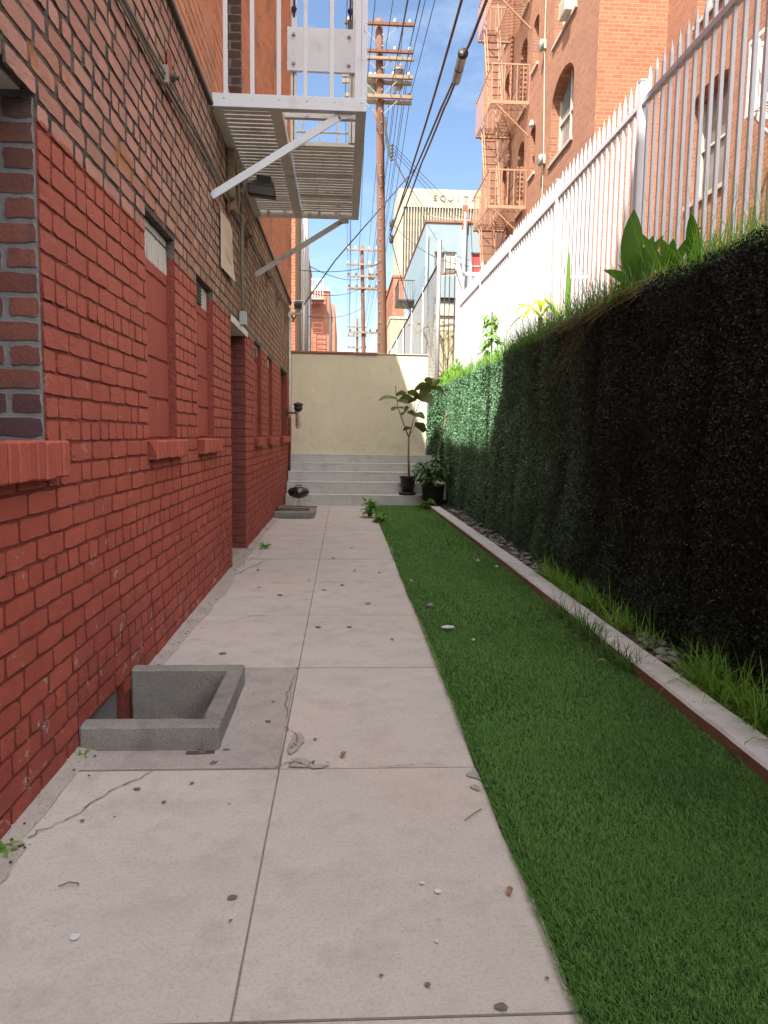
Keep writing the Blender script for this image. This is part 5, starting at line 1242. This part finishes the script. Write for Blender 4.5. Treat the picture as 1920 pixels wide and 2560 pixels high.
for i, (a, b, p, q) in enumerate(bw):
    m_ = MB(); m_.box(a, b, 34.13, 34.15, p, q); w_ = m_.build('window', M['window_glass'], BL)
    m_ = MB(); m_.box(a, a + .05, 34.06, 34.128, p, q); m_.box(b - .05, b, 34.06, 34.128, p, q); m_.box(a + .05, b - .05, 34.06, 34.128, p, p + .05); m_.box(a + .05, b - .05, 34.06, 34.128, q - .05, q)
    if i < 2: m_.box((a + b) / 2 - .025, (a + b) / 2 + .025, 34.07, 34.128, p + .05, q - .05)
    if i == 1: m_.box(a + .05, b - .05, 34.08, 34.127, p + .45, p + .49)
    m_.build('frame', M['white_cloth'] if i < 2 else M['dark_metal'], w_)
    m_ = MB()
    if i == 1: m_.box(a + .05, b - .05, 34.10, 34.125, p + .05, q - .05); m_.build('curtain', M['curtain_red'], w_)
    elif i == 0: m_.box((a + b) / 2 + .03, b - .06, 34.10, 34.125, p + .35, q - .06); m_.build('curtain', M['curtain_white'], w_)
    else: m_.box(a + .06, b - .06, 34.09, 34.12, p + .05, q - .3); m_.build('curtain', M['vinyl_tan'], w_)
for xx, lb in ((3.66, 0), (5.33, 1)):
    m_ = MB(); m_.tube([(xx, 33.93, 4), (xx, 33.93, 11.2 if lb else 10.2)], .05 if not lb else .10, 8); m_.build('vent_pipe' if lb else 'downpipe', M['blue_stucco'] if not lb else M['galvanised'], BL, True)
m_ = MB(); m_.box(5.22, 5.44, 33.85, 34.0, 10.5, 11.5); m_.build('flue_cap', M['terracotta'], BL)
bl2 = thing('iron_balcony', 'small dark iron balcony on the side of the blue building', 'balcony', (3.3, 40, 6.8)); m_ = MB(); m_.box(2.75, 3.6, 39, 41.5, 8.2, 8.28); m_.build('floor', M['dark_metal'], bl2); m_ = MB(); m_.box(2.75, 3.6, 39, 39.04, 9.2, 9.25); m_.box(2.75, 2.79, 39.04, 41.5, 9.2, 9.25)
for k_ in range(8): m_.box(2.76 + k_ * .12, 2.78 + k_ * .12, 39, 39.02, 8.28, 9.2)
for k_ in range(16): m_.box(2.76, 2.78, 39 + k_ * .16, 39.02 + k_ * .16, 8.28, 9.2)
m_.build('railing', M['dark_metal'], bl2); m_ = MB(); m_.bar((2.85, 39.1, 8.2), (3.6, 39.1, 7.5), .05, .05); m_.build('brace', M['dark_metal'], bl2)
o = thing('beige_building', 'low beige building partly hidden behind the chain-link fence', 'building', (3, 44, 1)); m_ = MB(); m_.box(2.62, 3.55, 43, 46, .5, 7.9, .02); m_.build('wall', M['beige_stucco'], o); m_ = MB(); m_.box(2.58, 3.58, 42.95, 46, 7.9, 8.0); m_.build('roof_edge', M['cream_stucco'], o)
o = thing('red_brick_building', 'narrow red brick building between the pole and the blue building', 'building', (4, 50, 1)); m_ = MB(); m_.box(3.06, 12, 48, 56, .5, 11.2); m_.build('wall', M['far_brick'], o); m_ = MB(); m_.box(3.0, 12, 47.95, 56, 11.2, 11.35); m_.build('roof_edge', M['terracotta'], o)
o = thing('second_brick_building', 'slim brick building edge just right of the near utility pole', 'building', (4, 60, 1)); m_ = MB(); m_.box(3.15, 12, 58, 72, .5, 12.2); m_.build('wall', M['far_brick'], o); m_ = MB(); m_.box(3.1, 12, 57.9, 58, 12.2, 12.35); m_.build('roof_edge', M['terracotta'], o)
o = thing('white_far_building', 'bright white gabled building far down the alley between the poles', 'building', (5, 95, 1)); m_ = MB(); Y0 = 92
m_.add([(3.9, Y0, .5), (9, Y0, .5), (9, Y0, 16), (5.3, Y0, 16), (4.9, Y0, 14), (3.9, Y0, 6), (3.9, Y0 + 9, .5), (9, Y0 + 9, .5), (9, Y0 + 9, 16), (5.3, Y0 + 9, 16), (4.9, Y0 + 9, 14), (3.9, Y0 + 9, 6)], [(0, 1, 2, 3, 4, 5), (6, 11, 10, 9, 8, 7), (0, 5, 11, 6), (5, 4, 10, 11), (4, 3, 9, 10), (3, 2, 8, 9)]); m_.build('wall', M['white_cloth'], o); m_ = MB(); m_.box(5.6, 6.6, Y0 - .1, Y0, 11, 12.5); m_.build('balcony', M['terracotta'], o)
# office tower with lettering
TW = thing('office_tower', 'cream office tower with vertical fins and lettering along its top', 'tower', (44, 260, 0)); TH = 81; BT_ = TH - 5.7
m_ = MB(); m_.box(17.4, 78, 250, 270, .5, BT_); m_.build('glass_core', M['tower_glass'], TW)
m_ = MB(); m_.box(17.2, 78.2, 249.2, 270.8, BT_, TH); m_.build('top_band', M['cream_tower'], TW)
m_ = MB(); m_.box(17.2, 18.9, 249.2, 253, .5, BT_); m_.box(17.2, 17.39, 253, 270.8, .5, BT_); m_.build('corner_pier', M['cream_tower'], TW)
for i in range(44):
    xx = 19.5 + i * .93; m_ = MB(); m_.box(xx, xx + .27, 249.2, 249.99, .5, BT_); m_.build('fin', M['cream_tower'], TW)
m_ = MB()
for i in range(19): m_.box(18.9, 78, 249.95, 249.995, 4 + i * 3.75, 5.7 + i * 3.75)
simple('spandrel', (.30, .23, .18), (.26, .20, .16), .2, .6); m_.build('spandrels', M['spandrel'], TW)
for i, ch in enumerate('EQUITABLE'):
    cu = bpy.data.curves.new('letter', 'FONT'); cu.body = ch; cu.size = 2.5; cu.extrude = .12; cu.align_x = 'CENTER'
    tmp = bpy.data.objects.new('tmp', cu); C.objects.link(tmp); dg = bpy.context.evaluated_depsgraph_get(); me = bpy.data.meshes.new_from_object(tmp.evaluated_get(dg)); bpy.data.objects.remove(tmp)
    me.materials.clear(); me.materials.append(M['letter_grey']); o = link('letter', me, TW); o.rotation_euler = (math.pi / 2, 0, 0); o.location = Vector((29.1 + i * 2.56, 249.07, TH - 3.5)) - TW.location

# left side beyond the wall
LA = thing('left_alley_building', 'brick alley building with grey pipes just beyond the cream wall on the left', 'building', (-4, 24, 1))
m_ = MB(); m_.box(-8, -1.29, 20, 29, .5, 7.2); m_.build('wall', M['far_brick'], LA); m_ = MB(); m_.box(-1.285, -1.26, 20.1, 29, .5, 7.15); m_.build('rendered_side', M['beige_stucco'], LA); m_ = MB(); m_.box(-8, -1.24, 19.95, 29.05, 7.2, 7.35); m_.build('roof_edge', M['cream_stucco'], LA)
for (yy, rr_, zt, mt) in ((20.6, .045, 7.2, 'galvanised'), (21.4, .05, 7.1, 'white_cloth'), (22.9, .10, 7.9, 'galvanised')):
    m_ = MB(); m_.tube([(-1.17, yy, .9), (-1.17, yy, zt)], rr_, 10); m_.build('pipe', M[mt], LA, True)
m_ = MB(); m_.tube([(-1.17, 22.9, 7.9), (-1.17, 22.9, 8.05)], .13, 10); m_.build('pipe_cap', M['galvanised'], LA, True)
for yy in (24.5, 26.3): m_ = MB(); m_.box(-1.262, -1.25, yy, yy + .9, 4.2, 6.0); m_.build('window', M['window_glass'], LA)
LBn = thing('ladder_building', 'sunlit brick building with an iron ladder seen left of the far poles', 'building', (-5, 64, 1)); m_ = MB(); m_.box(-12, -1.22, 60, 76, .5, 12.5); m_.build('wall', M['far_brick'], LBn); m_ = MB(); m_.box(-12, -1.16, 59.9, 76, 12.5, 12.8); m_.build('roof_edge', M['cream_stucco'], LBn); m_ = MB(); m_.box(-1.21, -1.1, 60.2, 60.7, .5, 12.3); m_.build('downpipe', M['galvanised'], LBn)
LF = thing('far_iron_ladder', 'rust-red iron ladder with landings on the sunlit brick building', 'fire escape', (-2.2, 59.5, 1)); tr = M['red_iron']
m_ = MB()
for xx in (-2.5, -1.75): m_.box(xx, xx + .05, 59.5, 59.55, 2, 13.4)
m_.build('ladder_rail', tr, LF); m_ = MB()
for k_ in range(22): m_.box(-2.45, -1.75, 59.5, 59.53, 5.0 + k_ * .38, 5.06 + k_ * .38)
m_.build('rung', tr, LF)
for (z_, h_) in ((7.0, 1.3), (11.6, 1.5)):
    m_ = MB(); m_.box(-3.3, -1.6, 58.6, 59.9, z_, z_ + .1); m_.build('landing', M['galvanised'] if z_ > 9 else tr, LF); m_ = MB(); m_.box(-3.3, -1.6, 58.6, 58.65, z_ + h_, z_ + h_ + .06); m_.box(-3.3, -1.6, 58.6, 58.65, z_ + h_ * .5, z_ + h_ * .5 + .05)
    for k_ in range(9): m_.box(-3.3 + k_ * .2, -3.26 + k_ * .2, 58.6, 58.64, z_, z_ + h_)
    m_.build('railing', M['white_cloth'] if z_ > 9 else tr, LF)
o = thing('last_brick_building', 'farthest brick building on the left with a small iron balcony', 'building', (-5, 84, 1)); m_ = MB(); m_.box(-12, -1.0, 80, 110, .5, 14.9); m_.build('wall', M['far_brick'], o)
m_ = MB(); m_.box(-1.9, .6, 79, 80, 7.0, 7.15); m_.box(-1.0, .6, 79, 79.06, 8.3, 8.4); m_.box(.54, .6, 79, 84, 8.3, 8.4)
for k_ in range(9): m_.box(-1.0 + k_ * .2, -.95 + k_ * .2, 79, 79.05, 7.1, 8.3)
m_.build('balcony', M['dark_metal'], o)

# ================================================================== UTILITY POLES
def insul(m_, p, s=1.): m_.lathe([(.03 * s, 0), (.05 * s, .02 * s), (.035 * s, .05 * s), (.045 * s, .07 * s), (.02 * s, .11 * s)], p, 8)
def pole(name, label, Y, xb, xt, zt, r_, arms, braces=True):
    o = thing(name, label, 'utility pole', (xb, Y, .9), 'utility poles along the alley')
    cxp = lambda z: xb + (xt - xb) * (z - 4) / (zt - 4)
    m_ = MB(); n = 14; pts = [(cxp(z), Y, z) for z in np.linspace(.5, zt, n)]; m_.tube(pts, [r_ * (1.12 - .3 * i / (n - 1)) for i in range(n)], 14); m_.build('pole_shaft', M['pole_wood'], o, True)
    for (z, x0, x1, th, mt, dbl) in arms:
        m_ = MB(); yy = Y - r_ - .06
        m_.box(cxp(z) + x0, cxp(z) + x1, yy - .05, yy + .05, z - th / 2, z + th / 2, .005)
        if dbl: m_.box(cxp(z) + x0, cxp(z) + x1, Y + r_ + .01, Y + r_ + .11, z - th / 2, z + th / 2, .005)
        m_.build('crossarm', M[mt], o)
        for t in (.06, .3, .72, .94):
            m_ = MB(); insul(m_, (cxp(z) + x0 + (x1 - x0) * t, yy, z + th / 2), 1.0 if Y < 40 else 1.5); m_.build('insulator', M['white_cloth'] if z > 12.3 else M['dark_metal'], o, True)
        if braces:
            m_ = MB(); c0 = cxp(z); bx = min(.62, x1 * .6)
            for sx in (-1, 1): m_.bar((c0 + sx * r_ * .8, yy, z - .52), (c0 + sx * bx, yy, z - th / 2), .035, .012, up=(0, 1, 0))
            m_.build('arm_brace', M['mesh_grey'], o)
    return o
W_ = 'arm_wood'
P1 = pole('utility_pole', 'nearest and tallest-looking wooden utility pole with four crossarm levels and transformers', 25, 1.27, 1.02, 14.42, .145, [(14.20, -1.1, 1.1, .10, 'pole_wood', False), (13.38, -1.05, 1.07, .09, 'pole_wood', False), (12.62, -1.2, 1.05, .11, W_, True), (12.02, -1.1, 1.04, .11, W_, True)])
m_ = MB(); m_.box(.03, 2.14, 24.74, 24.84, 13.12, 13.21, .004); m_.build('crossarm', M[W_], P1)
for (xx, zz) in ((.93, 12.55), (1.68, 12.85)):
    m_ = MB(); yy = 25.33 if xx < 1 else 24.62; yy = 25.4
    if xx < 1: xx = .86
    m_.lathe([(.0, -.36), (.12, -.34), (.17, -.28), (.175, .22), (.19, .23), (.19, .26), (.08, .30), (.0, .30)], (xx, yy, zz), 18); t_ = m_.build('transformer', M['galvanised'], P1, True)
    m_ = MB(); insul(m_, (xx - .08, yy, zz + .28), 1.6); insul(m_, (xx + .08, yy, zz + .28), 1.6); m_.build('bushing', M['white_cloth'], t_, True)
m_ = MB(); m_.tube([(.90, 24.75, 11.55), (.98, 24.72, 11.3), (1.14, 24.78, 10.6), (1.22, 24.80, 9.2)], .045, 8); m_.build('cable_riser', M['pole_wood'], P1, True)
m_ = MB(); m_.tube([(1.24, 24.80, 11.4), (1.28, 24.78, 10.9), (1.36, 24.75, 10.4), (1.46, 24.75, 10.1)], .04, 6)
for i in range(5): m_.lathe([(.05, 0), (.05, .05)], (1.47, 24.72, 10.05 + i * .11), 8)
m_.build('service_rack', M['dark_metal'], P1)
for zz in (8.0, 7.5):
    m_ = MB(); m_.lathe([(.0, -.13), (.06, -.10), (.08, .05), (.05, .14), (.0, .15)], (1.50, 24.75, zz + .1), 12); m_.build('splice_box', M['dark_metal'], P1, True)
m_ = MB()
for i in range(34):
    zz = 3 + i * .33; m_.box(1.12, 1.15, 24.84, 24.86, zz, zz + .03)
m_.build('pole_steps', M['galvanised'], P1)
P2 = pole('utility_pole', 'middle wooden utility pole, smaller in the view, with five crossarms', 50, 1.37, 1.10, 13.6, .14, [(13.28, -1.05, 1.05, .11, W_, False), (12.35, -1.05, 1.05, .11, W_, False), (11.60, -1.05, 1.05, .12, W_, False), (10.85, -1.0, 1.0, .11, W_, True), (8.0, -1.0, 1.0, .13, W_, False)])
m_ = MB(); m_.lathe([(.0, -.4), (.2, -.36), (.22, .3), (.0, .4)], (1.75, 50.4, 11.9), 12); m_.build('transformer', M['galvanised'], P2, True)
P3 = pole('utility_pole', 'farthest wooden utility pole just above the cream wall', 85, 1.5, 1.45, 14.3, .15, [(13.3, -1.1, 1.1, .16, W_, False), (12.3, -1.1, 1.1, .16, W_, False), (11.0, -1.1, 1.1, .16, W_, False)])

def wire(pts, r_, label, mat='wire_black', group='overhead wires along the alley', name='overhead_wire', sag=0, n=18, cat='wire'):
    out = []
    for a, b in zip(pts, pts[1:]):
        a, b = Vector(a), Vector(b)
        for i in range(n): t = i / n; p = a.lerp(b, t); p.z -= sag * 4 * t * (1 - t); out.append(p)
    out.append(Vector(pts[-1])); m_ = MB(); m_.tube(out, r_, 5, False); o = m_.build(name, M[mat]); tag(o, label, cat, group); return o
lv_ = {'top': ([(-.95, 14.33), (.78, 14.33)], 13.4), 'second': ([(-.9, 13.5), (.2, 13.5), (.62, 13.5), (.95, 13.5)], 12.45), 'third': ([(-1.1, 12.75), (.9, 12.75)], 11.7), 'lowest': ([(-.95, 12.14), (-.45, 12.14), (.32, 12.14), (.62, 12.14), (.98, 12.14)], 10.95)}
cx1 = lambda z: 1.27 + (1.02 - 1.27) * (z - 4) / 10.4
for nm, (ws, z2) in lv_.items():
    for (dx, z) in ws:
        x1 = cx1(z) + dx
        wire([(x1 + .25, -2, z - .2), (x1, 24.75, z), (1.25 + dx * .95, 49.8, z2), (1.45 + dx, 84.8, z2 + .4 if nm != 'top' else 13.4)], .011, 'thin black wire strung from the ' + nm + ' crossarms of the utility poles', sag=.55)
# heavy communication cables
def cable(pts, r_, label, mat='cable_brown'):
    wire(pts, r_, label, mat, None, 'overhead_cable', 0.02, 8, 'cable')
cable([(1.75, 2, 7.3), (1.6, 10.9, 7.36), (1.6, 15, 7.5), (1.55, 21.4, 7.80), (1.46, 24.8, 7.76)], .022, 'thick brown overhead cable, leftmost of the three near ones')
cable([(2.0, 2, 6.9), (1.83, 10.9, 7.05), (1.72, 14, 7.2), (1.62, 19, 7.62), (1.46, 24.8, 7.9)], .020, 'thick brown overhead cable, middle one beside the splice case')
cable([(1.95, 2, 6.75), (1.76, 10.9, 6.86), (1.70, 11.5, 6.86)], .022, 'thick overhead cable entering the near end of the splice case')
cable([(1.70, 12.08, 6.80), (1.67, 13.2, 6.86), (1.62, 16.5, 7.1), (1.60, 21, 7.38), (1.50, 24.8, 7.50)], .020, 'thick overhead cable leaving the far end of the splice case')
sc_ = thing('splice_case', 'grey cylindrical cable splice case hanging on the overhead cables', 'splice case', (1.7, 11.8, 6.8))
m_ = MB(); a = Vector((1.71, 11.44, 6.90)); b = Vector((1.70, 12.10, 6.78)); d = (b - a).normalized(); m_.tube([a, a + d * .03, a + d * .035, b - d * .05, b], [.072, .075, .068, .068, .045], 18); m_.build('case', M['galvanised'], sc_, True)
m_ = MB(); m_.tube([a - d * .004, a + d * .035], [.079, .079], 18); m_.build('end_ring', M['black_plastic'], sc_, True); m_ = MB(); m_.tube([a + d * .34, a + d * .352], .071, 18); m_.build('band', M['black_plastic'], sc_, True); m_ = MB(); m_.tube([b - d * .06, b - d * .02], .062, 14); m_.build('end_ring', M['black_plastic'], sc_, True)
wire([(-1.04, 15.02, 3.50), (-.2, 15.9, 4.9), (1.62, 18.2, 7.55)], .014, 'black service cable rising from the end of the left wall to the cables', group=None, name='service_cable', cat='cable')
wire([(1.48, 24.7, 10.3), (3.9, 30, 8.6), (5.3, 22.1, 6.3)], .008, 'thin dark drop wire from the near pole to the tan fire escape', group=None, name='drop_wire', sag=.2)
wire([(1.5, 24.7, 10.1), (3.2, 29, 9.6), (5.6, 34, 10.9)], .016, 'white drop wire from the near pole to the roof of the blue building', 'white_cloth', None, 'white_drop_wire', .05)
for i, z in enumerate((10.35, 10.45, 10.55)): wire([(1.48, 24.7, z), (4.2, 29, 9.4 + i * .25), (5.6, 29.9, 9.3 + i * .3)], .008, 'thin drop wire from the near pole rack towards the tall brick building', group='three thin drop wires to the tall brick building', name='drop_wire')
wire([(1.46, 24.7, 7.7), (2.6, 29, 5.9), (3.5, 33, 5.4)], .012, 'dark wire drooping from the near pole before the tower and blue side wall', group=None, name='drop_wire', sag=.1)
wire([(1.5, 24.7, 8.1), (3.2, 20.5, 5.9), (5.3, 21.0, 6.6)], .010, 'dark wire from the near pole passing before the blue windows', group=None, name='drop_wire', sag=.25)
for i, (z, zz) in enumerate(((8.3, 5.3), (9.6, 5.9), (10.1, 6.6))): wire([(1.3, 49.7, z + 1.4), (-1.25, 26 - i, zz)], .014, 'dark service wire slanting from the middle pole down to the left alley building', group='slanting service wires to the left alley building', name='service_wire', sag=.3)
wire([(1.25, 24.8, 6.9), (-1.2, 20.2, 5.6)], .010, 'thin wire from the near pole to the left alley building', group=None, name='service_wire', sag=.15)
